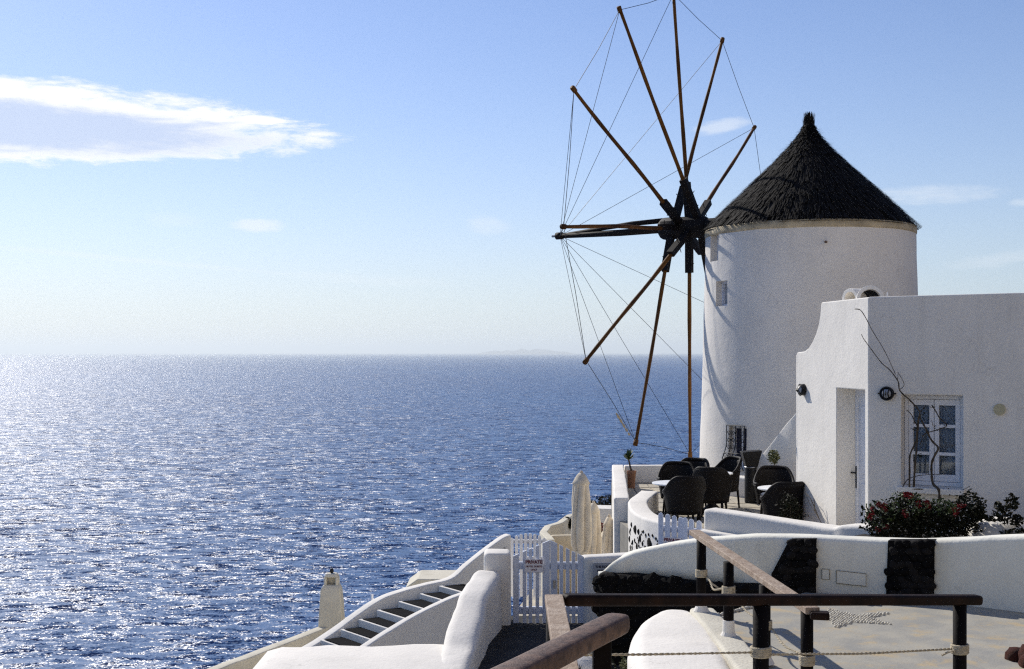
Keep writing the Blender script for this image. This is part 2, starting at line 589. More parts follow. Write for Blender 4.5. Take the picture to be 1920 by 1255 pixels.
def strip(pts, thick, zb, r=0.05, sub=8, curve=True, wob=0.008, sideoff=0.0, rows=3, taper=None):
    """plastered wall: centre line (x, y, z of top), rounded top edges, hand-made unevenness"""
    line = catmull(pts, sub) if curve else [Vector(p) for p in pts]
    if not curve:
        dense = []
        for a, b in zip(line[:-1], line[1:]):
            k = max(2, int((b - a).length / 0.18))
            dense += [a.lerp(b, i / k) for i in range(k)]
        line = dense + [line[-1]]
    r = min(r, thick * 0.48)
    mb = MB()
    n = len(line)
    rings = []
    for i, p in enumerate(line):
        d = line[min(i + 1, n - 1)] - line[max(i - 1, 0)]
        d.z = 0
        d.normalize()
        x = Vector((d.y, -d.x, 0))
        zbb = zb(p) if callable(zb) else zb
        sec = []
        h = (thick if not taper else thick * taper(i / (n - 1))) / 2
        for j in range(rows):
            sec.append((-h, zbb + (p.z - r - zbb) * j / rows))
        for j in range(5):
            a = math.pi - j * math.pi / 8
            sec.append((-h + r + r * math.cos(a), p.z - r + r * math.sin(a)))
        for j in range(5):
            a = math.pi / 2 - j * math.pi / 8
            sec.append((h - r + r * math.cos(a), p.z - r + r * math.sin(a)))
        for j in range(rows - 1, -1, -1):
            sec.append((h, zbb + (p.z - r - zbb) * j / rows))
        ring = []
        for sx, sz in sec:
            q = Vector((p.x, p.y, 0)) + x * (sx + sideoff) + Vector((0, 0, sz))
            w = noise.noise_vector(q * 1.7) * wob + noise.noise_vector(q * 5.0) * wob * 0.4
            ring.append(q + w)
        rings.append(ring)
    # rounded ends
    for end, inner in ((0, 1), (-1, -2)):
        rg = rings[end]
        c = sum(rg, Vector()) / len(rg)
        out = (line[end] - line[inner])
        out.z = 0
        out.normalize()
        new = []
        for v in rg:
            q = v.copy()
            cc = Vector((c.x, c.y, v.z))
            q = cc + (v - cc) * max(0.0, 1 - r / (thick / 2) * 0.75)
            q.z = min(v.z, line[end].z - r * 0.4)
            new.append(q + out * r * 0.85)
        mid = []
        for v, q in zip(rg, new):
            mm = v.lerp(q, 0.5) + out * r * 0.2
            mm.z = v.z * 0.7 + q.z * 0.3
            mid.append(mm)
        if end == 0:
            rings = [new, mid] + rings
        else:
            rings = rings + [mid, new]
    k = len(rings[0])
    vs = [v for rg in rings for v in rg]
    fs = []
    for i in range(len(rings) - 1):
        for j in range(k):
            a, b = i * k + j, i * k + (j + 1) % k
            fs.append((a, b, b + k, a + k))
    fs.append(tuple(range(k)))
    fs.append(tuple(reversed(range((len(rings) - 1) * k, len(rings) * k))))
    mb.add(vs, fs)
    return mb


def stone_mesh(seed, m, sub=2):
    rnd = random.Random(seed)
    b = bmesh.new()
    bmesh.ops.create_icosphere(b, subdivisions=sub, radius=1.0)
    off = Vector((rnd.uniform(0, 50), rnd.uniform(0, 50), 0))
    for v in b.verts:
        k = 1 + 0.45 * noise.noise(v.co * 0.9 + off) + 0.18 * noise.noise(v.co * 2.5 + off)
        v.co *= k
    me = bpy.data.meshes.new('stone')
    b.to_mesh(me)
    b.free()
    me.materials.append(MATS[m])
    me.polygons.foreach_set('use_smooth', [sub > 1] * len(me.polygons))
    return me


def inst(name, me, loc, rot, scale, parent=None):
    o = bpy.data.objects.new(name, me)
    COL.objects.link(o)
    o.location = loc
    o.rotation_euler = rot
    o.scale = scale
    if parent is not None:
        o.parent = parent
    return o


def leaf_cloud(mb, c, rad, n, size, shell=0.35, flat=0.0, rnd=random):
    c = Vector(c)
    rad = Vector(rad)
    for _ in range(n):
        while True:
            d = Vector((rnd.uniform(-1, 1), rnd.uniform(-1, 1), rnd.uniform(-1, 1)))
            if 0.02 < d.length <= 1:
                break
        ln = d.length
        d = d.normalized() * (shell + (1 - shell) * ln)
        k = 1 + 0.45 * noise.noise(d * 2.2 + c)
        p = c + Vector((d.x * rad.x, d.y * rad.y, d.z * rad.z)) * k
        s = size * rnd.uniform(0.6, 1.3)
        u = Vector((rnd.gauss(0, 1), rnd.gauss(0, 1), rnd.gauss(0, 0.7))).normalized()
        w = u.cross(Vector((rnd.gauss(0, 1), rnd.gauss(0, 1), rnd.gauss(0, 1)))).normalized()
        bend = u.cross(w) * s * 0.15
        mb.add([p - u * s, p + w * s * 0.42 + bend, p + u * s, p - w * s * 0.42 + bend], [(0, 1, 2), (0, 2, 3)])
    return mb


def text_mesh(body, size, m, name='lettering', ext=0.001, bold=0.0):
    cu = bpy.data.curves.new(name, 'FONT')
    cu.body = body
    cu.size = size
    cu.align_x = 'CENTER'
    cu.align_y = 'CENTER'
    cu.extrude = ext
    cu.offset = bold
    tmp = bpy.data.objects.new('tmp', cu)
    COL.objects.link(tmp)
    bpy.context.view_layer.update()
    me = bpy.data.meshes.new_from_object(tmp.evaluated_get(bpy.context.evaluated_depsgraph_get()))
    bpy.data.objects.remove(tmp, do_unlink=True)
    me.name = name
    me.materials.clear()
    me.materials.append(MATS[m])
    o = bpy.data.objects.new(name, me)
    COL.objects.link(o)
    return o


def frame_matrix(o, u, w):
    """local x -> u, local y -> w, local z -> u x w"""
    u = Vector(u).normalized()
    n = u.cross(Vector(w)).normalized()
    w = n.cross(u)
    m = Matrix((u, w, n)).transposed().to_4x4()
    m.translation = Vector(o)
    return m


# ================================================================== SETTING
def sea():
    mb = MB()
    S = 130000.0
    mb.add([(-S, -2000, -100), (S, -2000, -100), (S, S, -100), (-S, S, -100)], [(0, 1, 2, 3)])
    kind(mb.build('sea', 'sea'), 'structure')


sea()


def island():
    mb = MB()
    n = 60
    y = 60000.0
    for row, (dy, k) in enumerate(((0, 0.0), (1500, 0.7), (3500, 1.0), (6000, 0.6), (9000, 0.0))):
        for i in range(n + 1):
            t = i / n
            px = 890 + 190 * t
            e = math.sin(math.pi * t) ** 0.8
            h = (10 + 6 * noise.noise(Vector((t * 5, 3.3, 0))) + 3 * noise.noise(Vector((t * 14, 1, row)))) * e * k
            mb.v.append(((px - HX) / F * (y + dy), y + dy, -101 + max(0, h) / F * y))
    for r_ in range(4):
        for i in range(n):
            a = r_ * (n + 1) + i
            mb.f.append((a, a + 1, a + n + 2, a + n + 1))
    o = mb.build('island', 'island_rock', smooth=True)
    kind(o, 'structure')


island()


def hillside():
    """rocky slope that carries the houses and falls to the sea"""
    mb = MB()
    nx, ny = 60, 70
    for j in range(ny + 1):
        y = -12 + 64 * j / ny
        for i in range(nx + 1):
            x = -46 + 84 * i / nx
            edge = -2.0 + 0.0 * y
            if y < 20:
                edge = -2.0 - (20 - y) * 0.35
            dx = max(0.0, edge - x)
            dy = max(0.0, y - 27.5)
            z = -8.2 - 1.7 * math.hypot(dx, dy)
            z += 1.2 * noise.noise(Vector((x * 0.16, y * 0.16, 0))) + 0.4 * noise.noise(Vector((x * 0.6, y * 0.6, 2)))
            mb.v.append((x, y, max(z, -101.5)))
    for j in range(ny):
        for i in range(nx):
            a = j * (nx + 1) + i
            mb.f.append((a, a + 1, a + nx + 2, a + nx + 1))
    kind(mb.build('hillside', 'rock', smooth=True), 'structure')


hillside()


def bounce_hillside():
    """unseen pale slope added behind the viewer to bounce warm light onto shaded walls"""
    mb = MB()
    nx, ny = 50, 44
    for j in range(ny + 1):
        y = -46 + 60 * j / ny
        for i in range(nx + 1):
            x = -30 + 84 * i / nx
            up = max(0.0, 0.55 * (-y - 1.5)) + max(0.0, 0.5 * (x - 11))
            z = -4.6 + up + min(0.0, (x + 1.2 - max(0, y) * 0.1) * 1.3) - max(0.0, y - 2.5) * 1.2 * (1 if x < 9 else 0.2)
            z += 0.5 * noise.noise(Vector((x * 0.2, y * 0.2, 5)))
            mb.v.append((x, y, z))
    for j in range(ny):
        for i in range(nx):
            a = j * (nx + 1) + i
            mb.f.append((a, a + 1, a + nx + 2, a + nx + 1))
    kind(mb.build('bounce_hillside', 'bounce_earth', smooth=True), 'structure')


bounce_hillside()

TZ = -2.75          # upper terrace
PZ = -2.25          # path with the pebble star
LZ = -4.9           # lower terrace with the parasols
GZ = -3.12          # landing before the garden gate


def floors():
    poly = [(2.1, 24.8), (1.75, 19.0), (1.9, 17.4), (2.1, 16.2), (2.6, 15.4), (4.3, 13.8), (12, 11.5), (12, 24.8)]
    mb = MB().prism(poly, TZ - 4.8, TZ)
    fl = kind(mb.build('terrace_floor', 'grout'), 'structure')
    # flagstones in the part that shows
    rnd = random.Random(3)
    nx, ny = 9, 14
    gx = lambda i, j: 2.12 + 0.33 * i + (0 if i in (0, nx) else 0.09 * noise.noise(Vector((i * 3.1, j * 2.7, 0))))
    gy = lambda i, j: 15.9 + 0.60 * j + 0.22 * noise.noise(Vector((i * 2.3, j * 3.9, 7)))
    for i in range(nx):
        for j in range(ny):
            q = [Vector((gx(a, b), gy(a, b), 0)) for a, b in ((i, j), (i + 1, j), (i + 1, j + 1), (i, j + 1))]
            c = sum(q, Vector()) / 4
            if math.hypot(c.x - 6.17, c.y - 24.4) < 2.45 or c.x > 5.0 or (c.y < 16.6 and c.x < 2.5):
                continue
            q = [c + (p - c) * 0.92 for p in q]
            zt = TZ + 0.012 + rnd.uniform(0, 0.006)
            m2 = MB().prism([(p.x, p.y) for p in q], TZ - 0.01, zt)
            m2.build('flagstone', 'flagstone', fl, bevel=0.006, seg=1)
    # path
    pl = [(1.72, 6.0), (1.72, 10.0), (2.14, 10.36), (2.75, 11.0), (4.8, 10.4), (8.0, 8.8), (8.0, 4.0), (1.72, 4.0)]
    MBp = MB().prism(pl, -4.5, PZ)
    kind(MBp.build('path', 'cement'), 'structure')
    kb = strip([(1.69, 4.0, PZ + 0.03), (1.69, 8.4, PZ + 0.03), (1.675, 9.4, PZ + 0.03), (1.66, 10.25, PZ + 0.02)], 0.22, -4.0, 0.03)
    tag(kb.build('path_kerb', 'kerb', smooth=True), 'pale kerb along the left edge of the path, carrying the dark railing posts', 'kerb')
    # landing by the gate
    mb = MB().prism([(-0.9, 8.0), (1.15, 8.0), (1.15, 13.9), (-0.05, 13.9), (-0.35, 12.2)], GZ - 3.5, GZ)
    kind(mb.build('landing', 'paving_dark'), 'structure')
    # lower terrace
    mb = MB().prism([(-0.3, 19.5), (2.3, 19.5), (2.3, 27.4), (1.3, 27.4), (0.55, 25.0), (0.1, 22.4)], LZ - 4.5, LZ)
    kind(mb.build('lower_terrace', 'flagstone'), 'structure')


floors()


# ================================================================== WINDMILL
MC = Vector((6.17, 24.4, 0))
HUB = Vector((3.811, 26.0, 2.76))
AX = Vector((-0.8304, 0.5572, 0.0)).normalized()      # axle, pointing away from the mill
WU = Vector((0.5572, 0.8304, 0)).normalized()
WW = Vector((0, 0, 1))
WR = 5.15


def mill_n(px, rpx):
    th = math.asin(max(-1, min(1, (1516 - px) / rpx))) + R(14.2)
    return Vector((-math.sin(th), -math.cos(th), 0))


def windmill():
    root = empty('windmill', 'white round windmill with dark thatched cone roof and twelve bare wooden spokes', 'windmill', (MC.x, MC.y, TZ))
    base = Vector((MC.x, MC.y, TZ))
    inv = Matrix.Translation(-base)

    def attach(o):
        o.parent = root
        o.matrix_parent_inverse = inv
        return o

    # tower
    prof = []
    rows = 40
    for i in range(rows + 1):
        t = i / rows
        z = TZ - 0.6 + (2.45 - TZ + 0.6) * t
        prof.append((2.262 - 0.15 * min(1, (z - TZ) / 5.3) - 0.01 * math.sin(t * 3), z))
    mb = MB()
    n = 96
    for r_, z in prof:
        for k in range(n):
            a = 2 * math.pi * k / n
            d = Vector((math.cos(a), math.sin(a), 0))
            q = MC + d * r_ + Vector((0, 0, z))
            mb.v.append(tuple(q + d * (0.014 * noise.noise(q * 0.8) + 0.006 * noise.noise(q * 2.6))))
    for i in range(rows):
        for k in range(n):
            a, b = i * n + k, i * n + (k + 1) % n
            mb.f.append((a, b, b + n, a + n))
    mb.f.append(tuple(reversed(range(n))))
    mb.f.append(tuple(range(rows * n, (rows + 1) * n)))
    tower = attach(mb.build('tower_wall', 'plaster_mill', smooth=True))
    wins = []
    cutters = []
    for px, rpx, y0, y1, wd in ((1341, 199, 439, 490, 0.40), (1355, 202, 527, 574, 0.42), (1389, 207, 800, 879, 0.46)):
        nn = mill_n(px, rpx)
        rr = 2.262 - 0.15 * ((HY - (y0 + y1) / 2) / F * 23 - TZ) / 5.3
        c = MC + nn * rr
        z1, z0 = (HY - y0) / F * c.y, (HY - y1) / F * c.y
        wins.append((nn, rr, z0, z1, wd))
        u = Vector((-nn.y, nn.x, 0))
        m = Matrix((u, nn, Vector((0, 0, 1)))).transposed()
        cm = MB().box(c - nn * 0.02 + Vector((0, 0, (z0 + z1) / 2)), (wd, 0.44, z1 - z0), m)
        cutters.append(cm.build('cutter', 'plaster_mill'))
    cut(tower, cutters)
    tower.data.polygons.foreach_set('use_smooth', [len(p.vertices) == 4 for p in tower.data.polygons])
    sm = tower.modifiers.new('soft', 'BEVEL')
    sm.width = 0.012
    sm.segments = 2
    sm.limit_method = 'ANGLE'
    sm.angle_limit = R(50)
    sm.harden_normals = True
    for i, (nn, rr, z0, z1, wd) in enumerate(wins):
        u = Vector((-nn.y, nn.x, 0))
        back = MC + nn * (rr - 0.19)
        zc = (z0 + z1) / 2
        m = Matrix((u, nn, Vector((0, 0, 1)))).transposed()
        f = MB()
        t = 0.045
        f.box(back + u * (wd / 2 - t / 2) + Vector((0, 0, zc)), (t, 0.05, z1 - z0), m)
        f.box(back - u * (wd / 2 - t / 2) + Vector((0, 0, zc)), (t, 0.05, z1 - z0), m)
        f.box(back + Vector((0, 0, z1 - t / 2)), (wd - 2 * t, 0.048, t), m)
        f.box(back + Vector((0, 0, z0 + t / 2)), (wd - 2 * t, 0.048, t), m)
        f.box(back + Vector((0, 0, zc)), (0.03, 0.04, z1 - z0 - 2 * t), m)
        w = attach(f.build('window', 'paint_blue_white' if i < 2 else 'paint_white'))
        p = MB().box(back - nn * 0.03 + Vector((0, 0, zc)), (wd - 0.01, 0.008, z1 - z0 - 0.01), m).build('pane', 'curtain' if i < 2 else 'text_dark')
        p.parent = w
        if i == 2:   # bellied wrought iron grille
            g = MB()
            o = MC + nn * (rr + 0.03)
            for k in range(5):
                s = -wd / 2 + wd * k / 4
                pts = []
                for q in range(13):
                    tt = q / 12
                    bul = 0.13 * math.exp(-((tt - 0.22) / 0.2) ** 2)
                    pts.append(o + u * s + nn * bul + Vector((0, 0, z0 - 0.02 + (z1 - z0 + 0.04) * tt)))
                g.tube(pts, 0.009, 5)
            for zz in (z0 - 0.02, z0 + 0.37 * (z1 - z0), z1 + 0.02):
                tt = (zz - z0) / (z1 - z0)
                bul = 0.13 * math.exp(-((tt - 0.22) / 0.2) ** 2)
                g.tube([o + u * (-wd / 2) + nn * bul + Vector((0, 0, zz)), o + u * (wd / 2) + nn * bul + Vector((0, 0, zz))], 0.009, 5)
            for k in range(4):
                for q, zz in enumerate((0.12, 0.3, 0.5, 0.66, 0.83)):
                    sgn = 1 if (k + q) % 2 else -1
                    cx = -wd / 2 + wd * (k + 0.5) / 4
                    bul = 0.13 * math.exp(-((zz - 0.22) / 0.2) ** 2)
                    cpt = o + u * cx + nn * bul + Vector((0, 0, z0 + zz * (z1 - z0)))
                    pts = []
                    for a in range(15):
                        an = a / 14 * 2.2 * math.pi
                        rad = 0.045 * (1 - 0.72 * a / 14)
                        pts.append(cpt + u * (sgn * rad * math.cos(an)) + Vector((0, 0, rad * math.sin(an) * 1.2)))
                    g.tube(pts, 0.006, 4)
            attach(g.build('window_grille', 'iron'))
    # peg in the wall
    nn = mill_n(1547, 198)
    c = MC + nn * 2.10 + Vector((0, 0, (HY - 454) / F * 22.3))
    attach(MB().tube([c, c + nn * 0.16 + Vector((-0.05, 0, -0.01))], 0.022, 7).build('wall_peg', 'rail_brown'))

    # eave ring
    pr = [(2.06, 2.385), (2.125, 2.39), (2.135, 2.43), (2.13, 2.54), (1.95, 2.56)]
    ring = MB()
    n = 80
    for r_, z in pr:
        for k in range(n):
            a = 2 * math.pi * k / n
            ring.v.append((MC.x + r_ * math.cos(a), MC.y + r_ * math.sin(a), z + 0.012 * noise.noise(Vector((math.cos(a) * 3, math.sin(a) * 3, 0)))))
    for i in range(len(pr)):
        for k in range(n):
            i2 = (i + 1) % len(pr)
            ring.f.append((i * n + k, i * n + (k + 1) % n, i2 * n + (k + 1) % n, i2 * n + k))
    attach(ring.build('eave_ring', 'eave_wood', smooth=True))

    # thatched cone: core and reeds
    s = 24.4 / F
    hw = [(433, 206), (391, 163), (353, 121), (305, 69), (278, 42), (260, 25), (246, 15), (233, 10.5), (218, 8)]
    prof = [(w * s * 0.966, (HY - y) * s) for y, w in hw]

    def cone(t):
        t = min(max(t, 0), 0.9999) * (len(prof) - 1)
        i = int(t)
        a, b = prof[i], prof[i + 1]
        f = t - i
        return a[0] + (b[0] - a[0]) * f, a[1] + (b[1] - a[1]) * f

    core = MB()
    cp = [(max(r_ - 0.07, 0.02), z - 0.02) for r_, z in prof]
    core.lathe([(cp[0][0] - 0.25, cp[0][1] + 0.06)] + cp, (MC.x, MC.y, 0), 64, 0.004)
    roof = attach(core.build('thatch_roof', 'thatch_core', smooth=True))
    reeds = MB()
    rnd = random.Random(11)

    def reed(t, a, ln, w, lift, droop=0.0):
        r0, z0 = cone(t)
        r1, z1 = cone(min(t + ln, 1))
        er = Vector((math.cos(a), math.sin(a), 0))
        et = Vector((-math.sin(a), math.cos(a), 0))
        p0 = MC + er * (r0 + lift) + Vector((0, 0, z0 + lift * 0.6 - droop))
        p1 = MC + er * (r1 - 0.03) + et * rnd.uniform(-0.03, 0.03) + Vector((0, 0, z1 - 0.015))
        reeds.add([p0 - et * w * 0.3, p0 + et * w * 0.3, p1 + et * w * 0.5, p1 - et * w * 0.5], [(0, 1, 2, 3)])

    for row in range(30):
        t0 = row / 30 * 0.84
        r0, _ = cone(t0)
        cnt = int(90 + r0 * 300)
        for k in range(cnt):
            a = rnd.uniform(0, 2 * math.pi)
            tuft = noise.noise(Vector((math.cos(a) * 9, math.sin(a) * 9, row * 1.7)))
            reed(t0 + rnd.uniform(-0.012, 0.02) - (0.012 if row == 0 else 0) * (1 + tuft), a, rnd.uniform(0.05, 0.09), rnd.uniform(0.016, 0.034),
                 rnd.uniform(0.0, 0.03) + 0.03 * max(0, tuft), rnd.uniform(0, 0.02))
    for k in range(700):     # stray ends
        a = rnd.uniform(0, 2 * math.pi)
        reed(rnd.uniform(0.0, 0.75), a, rnd.uniform(0.03, 0.06), 0.009, rnd.uniform(0.03, 0.09))
    for k in range(420):     # tied tuft at the top
        a = rnd.uniform(0, 2 * math.pi)
        er = Vector((math.cos(a), math.sin(a), 0))
        r0 = rnd.uniform(0.03, 0.11)
        zt = (HY - 217) * s + rnd.uniform(-0.12, 0.08)
        p0 = MC + er * r0 + Vector((0, 0, (HY - 252) * s))
        p1 = MC + er * (r0 * 0.9 + rnd.uniform(-0.01, 0.05)) + Vector((0, 0, zt))
        et = Vector((-er.y, er.x, 0)) * 0.008
        reeds.add([p0 - et, p0 + et, p1 + et * 0.5, p1 - et * 0.5], [(0, 1, 2, 3)])
    kind(reeds.build('reeds', 'thatch', roof), 'stuff')

    # ---- sail wheel
    axle = MB()
    axle.tube([MC + Vector((0, 0, HUB.z)) + AX * 1.9, HUB + AX * 0.25], [0.17, 0.19], 10)
    attach(axle.build('axle', 'hub_wood', smooth=False))
    hub = MB()
    hub.tube([HUB - AX * 0.56, HUB - AX * 0.48, HUB + AX * 0.48, HUB + AX * 0.56], [0.20, 0.25, 0.25, 0.20], 10)
    wheel = attach(hub.build('sail_wheel', 'hub_wood', bevel=0.01))
    tips = []
    for k in range(12):
        a = R(30 * k) - 0.0828
        d = WU * math.sin(a) + WW * math.cos(a)
        side = AX.cross(d)
        ln = WR * (1 + 0.012 * math.sin(k * 2.7))
        seat = AX * (-0.13, 0.28, -0.20, 0.08, 0.02, -0.40)[k % 6]
        b0 = HUB + seat
        tip = HUB + d * ln + AX * 0.05
        tips.append((tip, d))
        pts, rs = [], []
        for q in range(11):
            t = q / 10
            bend = 0.05 * math.sin(t * math.pi * 1.6 + k * 1.9) + 0.02 * math.sin(t * 9 + k)
            pts.append(b0.lerp(tip, t) + side * bend * t * (1.15 - t))
            rs.append(0.048 - 0.014 * t + 0.004 * math.sin(q * 2.1 + k))
        sp = MB().tube(pts, rs, 8)
        sp.tube([tip - d * 0.10, tip + d * 0.02], 0.05, 8)
        sp.build('spoke', 'spoke_wood', wheel, smooth=True)
        # bolted foot piece that doubles the spoke near the hub
        ft = MB()
        o = side * 0.012
        tilt = (tip - b0).normalized()
        ft.beam(HUB + seat + o, HUB + seat + tilt * (1.0 + 0.09 * (k % 3)) + o, 0.135, 0.15, AX)
        for q in (0.45, 0.8):
            c = HUB + seat + d * q
            ft.tube([c - side * 0.17, c + side * 0.17], 0.010, 5)
        ft.build('spoke_foot', 'hub_wood', wheel, bevel=0.012)
    prow = HUB + AX * 3.30
    bs = MB()
    bs.tube([HUB + AX * 0.3, HUB + AX * 1.6 - WW * 0.02, prow], [0.085, 0.075, 0.06], 8)
    bs.tube([prow - AX * 0.16, prow + AX * 0.02], 0.085, 8)
    bs.build('bowsprit', 'hub_wood', wheel, smooth=True)
    bs = MB()
    bs.tube([HUB + AX * 0.2 + WW * 0.20, HUB + AX * 1.3 + WW * 0.17, prow - AX * 0.3 + WW * 0.03], [0.06, 0.055, 0.04], 8)
    bs.build('bowsprit_stay', 'hub_wood', wheel, smooth=True)
    MB().tube([prow, prow + AX * 0.14], 0.028, 7).build('bowsprit_tip', 'steel', wheel)
    for k in range(12):
        t0, d0 = tips[k]
        t1, d1 = tips[(k + 1) % 12]
        a, b = t0 - d0 * 0.05, t1 - d1 * 0.05
        sag = (HUB - (a + b) / 2).normalized() * 0.03
        MB().tube([a, (a + b) / 2 + sag, b], 0.0062, 5).build('rim_wire', 'wire', wheel)
        MB().tube([a, prow - AX * 0.08], 0.0055, 5).build('stay_wire', 'wire', wheel)
    # a scrap of sailcloth and knots left on one rim wire
    a, b = tips[8][0], tips[7][0]
    sc = MB()
    for q, t in enumerate((0.60, 0.66, 0.73, 0.79, 0.85)):
        c = a.lerp(b, t)
        sc.tube([c, c.lerp(b, 0.12), c.lerp(b, 0.2)], [0.012, 0.03, 0.010], 6)
    sc.build('sail_scrap', 'rope', wheel, smooth=True)
    return root


windmill()

# ================================================================== HOUSE
HA = Vector((4.51, 14.85, 0))
WD = Vector((0.866, -0.5, 0))         # along the window wall
WN = Vector((-0.5, -0.866, 0))        # outward
DD = Vector((-0.15, 0.9887, 0))       # along the door wall
DN = Vector((-0.9887, -0.15, 0))      # outward
UP = Vector((0, 0, 1))
RZ = 0.70


def house():
    root = empty('house', 'white cubic house with recessed door and white casement window before the windmill', 'house', (HA.x, HA.y, TZ))
    inv = Matrix.Translation(-Vector((HA.x, HA.y, TZ)))

    def attach(o, p=None):
        o.parent = p or root
        if p is None:
            o.matrix_parent_inverse = inv
        return o

    def rotm(u, n):
        return Matrix((u, n, UP)).transposed()

    # outer shell as one plan, door wall top stepping down in a curve
    E0 = HA + DD * 2.32
    body = MB()
    top = [(0, TZ - 1.5), (2.32, TZ - 1.5), (2.32, 0.0), (2.05, 0.015), (1.9, 0.06), (1.76, 0.15), (1.63, 0.27), (1.54, 0.40), (1.49, 0.53), (1.465, 0.66), (1.45, RZ - 0.005), (0, RZ)]
    body.slab(top, HA, DD, UP, -DN, 0.42)
    dw = body.build('door_wall', 'plaster')
    c = HA + DD * 0.53 - DN * 0.10
    ct = MB().box(Vector((c.x, c.y, (-0.484 + TZ) / 2)), (0.857, 0.80, -0.484 - TZ), rotm(DD, DN)).build('cutter', 'plaster')
    ct.location = DN * 0.09
    cut(dw, [ct])
    # the cut goes 0.41 deep; the door stands at its back
    attach(dw)
    body = MB()
    # mitred against the door wall: starts a hair inside it
    st = 0.002
    body.slab([(st, TZ - 1.5), (4.4, TZ - 1.5), (4.4, RZ + 0.01), (2.0, RZ + 0.012), (st, RZ + 0.003)], HA, WD, UP, -WN, 0.42)
    ww = body.build('window_wall', 'plaster')
    c = HA + WD * 0.766
    ct = MB().box(Vector((c.x, c.y, -1.10)), (0.724, 0.62, 1.14), rotm(WD, WN)).build('cutter', 'plaster')
    cut(ww, [ct])
    attach(ww)
    for o in (dw, ww):
        o.data.polygons.foreach_set('use_smooth', [True] * len(o.data.polygons))
        bv = o.modifiers.new('bevel', 'BEVEL')
        bv.width = 0.018
        bv.segments = 3
        bv.limit_method = 'ANGLE'
        bv.angle_limit = R(35)
        bv.harden_normals = True
    # back and side walls, roof
    B = HA + WD * 4.39 - WN * 0.2
    E = E0 - DN * 0.2 - DD * 0.01
    q = [B, B + Vector((1.2, 4.2, 0)), Vector((7.4, 19.9, 0)), Vector((5.2, 18.9, 0)), E]
    for a, b in zip(q[:-1], q[1:]):
        zt = RZ - 0.06 if b is not E else -0.02
        w = strip([(a.x, a.y, zt), (b.x, b.y, zt)], 0.4, TZ - 1.5, 0.03, curve=False)
        attach(w.build('back_wall', 'plaster', smooth=True))
    inner = [HA - DN * 0.3 - WN * 0.3 + Vector((0.0, 0.1, 0)), B] + q[1:] + []
    pts = [HA - DN * 0.40 + DD * 0.1, B - WN * 0.15, q[1], q[2], q[3], HA + DD * 1.5 - DN * 0.4]
    attach(MB().prism([(p.x, p.y) for p in pts], 0.18, 0.38).build('roof', 'plaster'))
    # two barrel vents standing on the roof
    for px, py, y, ang, w, L in ((1593, 560, 16.4, R(-62), 0.30, 0.42), (1632, 559, 16.1, R(-14), 0.36, 0.50)):
        o = P(px, py, y)
        u = Vector((math.cos(ang), math.sin(ang), 0))
        nrm = Vector((u.y, -u.x, 0))
        if nrm.y > 0:
            nrm = -nrm
        mb = MB()
        n = 12
        rr, ri = w / 2, w / 2 - 0.05
        zs = 0.52 - o.z
        outer = [(-rr, zs)] + [(rr * math.cos(math.pi - math.pi * k / n), rr * 0.95 * math.sin(math.pi * k / n)) for k in range(n + 1)] + [(rr, zs)]
        inn = [(ri, zs)] + [(ri * math.cos(math.pi * k / n), ri * 0.92 * math.sin(math.pi * k / n)) for k in range(n + 1)] + [(-ri, zs)]
        mb.slab(outer + inn, o, u, UP, -nrm, L)
        attach(mb.build('roof_vent', 'plaster', bevel=0.008))
        bk = MB().slab([(-ri, zs)] + [(ri * math.cos(math.pi - math.pi * k / n), ri * 0.92 * math.sin(math.pi * k / n)) for k in range(n + 1)] + [(ri, zs)], o - nrm * 0.25, u, UP, -nrm, 0.02)
        attach(bk.build('vent_mesh', 'iron'))
    mb = MB().tube([P(1664, 556, 15.6), P(1664, 548, 15.6)], 0.008, 6)
    attach(mb.build('pipe_stub', 'paint_white'))
    # shallow dome of the rear room
    mb = MB()
    prof = [(2.6 * math.cos(k / 10 * math.pi / 2), 0.35 + 0.58 * math.sin(k / 10 * math.pi / 2)) for k in range(10)] + [(0.05, 0.93)]
    mb.lathe(prof, (9.3, 16.9, 0), 40)
    attach(mb.build('roof_dome', 'plaster', smooth=True))

    # door
    o = HA + DD * 0.53 - DN * 0.30
    m = rotm(DD, DN)
    mb = MB()
    zt, zb = -0.49, TZ + 0.01
    for s in (-1, 1):
        mb.box(o + DD * s * 0.395 + Vector((0, 0, (zt + zb) / 2)), (0.06, 0.07, zt - zb), m)
    mb.box(o + Vector((0, 0, zt - 0.04)), (0.73, 0.068, 0.08), m)
    mb.box(o - DN * 0.015 + Vector((0, 0, (zt - 0.08 + zb) / 2)), (0.73, 0.04, zt - 0.08 - zb), m)
    door = attach(mb.build('door', 'paint_white', bevel=0.004))
    for s in (-1, 1):
        for z0, z1 in ((-2.6, -1.75), (-1.62, -0.72)):
            pm = MB()
            pm.box(o + DD * s * 0.17 + DN * 0.012 + Vector((0, 0, (z0 + z1) / 2)), (0.24, 0.02, z1 - z0), m)
            attach(pm.build('door_panel', 'paint_white', bevel=0.008), door)
    hm = MB()
    hp = on_plane(1606, 895, o, DN, 0.03)
    hc = Vector((hp.x, hp.y, hp.z))
    hm.box(hc, (0.04, 0.015, 0.30), m)
    hm.tube([hc + Vector((0, 0, 0.06)), hc + DN * 0.06 + Vector((0, 0, 0.06)), hc + DN * 0.06 + DD * 0.10 + Vector((0, 0, 0.06))], 0.011, 6)
    attach(hm.build('door_handle', 'iron'), door)

    # window: two casements of three panes
    o = HA + WD * 0.766 - WN * 0.20
    m = rotm(WD, WN)
    zt, zb = -0.535, -1.66
    mb = MB()
    wd = 0.716
    t = 0.05
    for s in (-1, 1):
        mb.box(o + WD * s * (wd / 2 - t / 2) + Vector((0, 0, (zt + zb) / 2)), (t, 0.07, zt - zb), m)
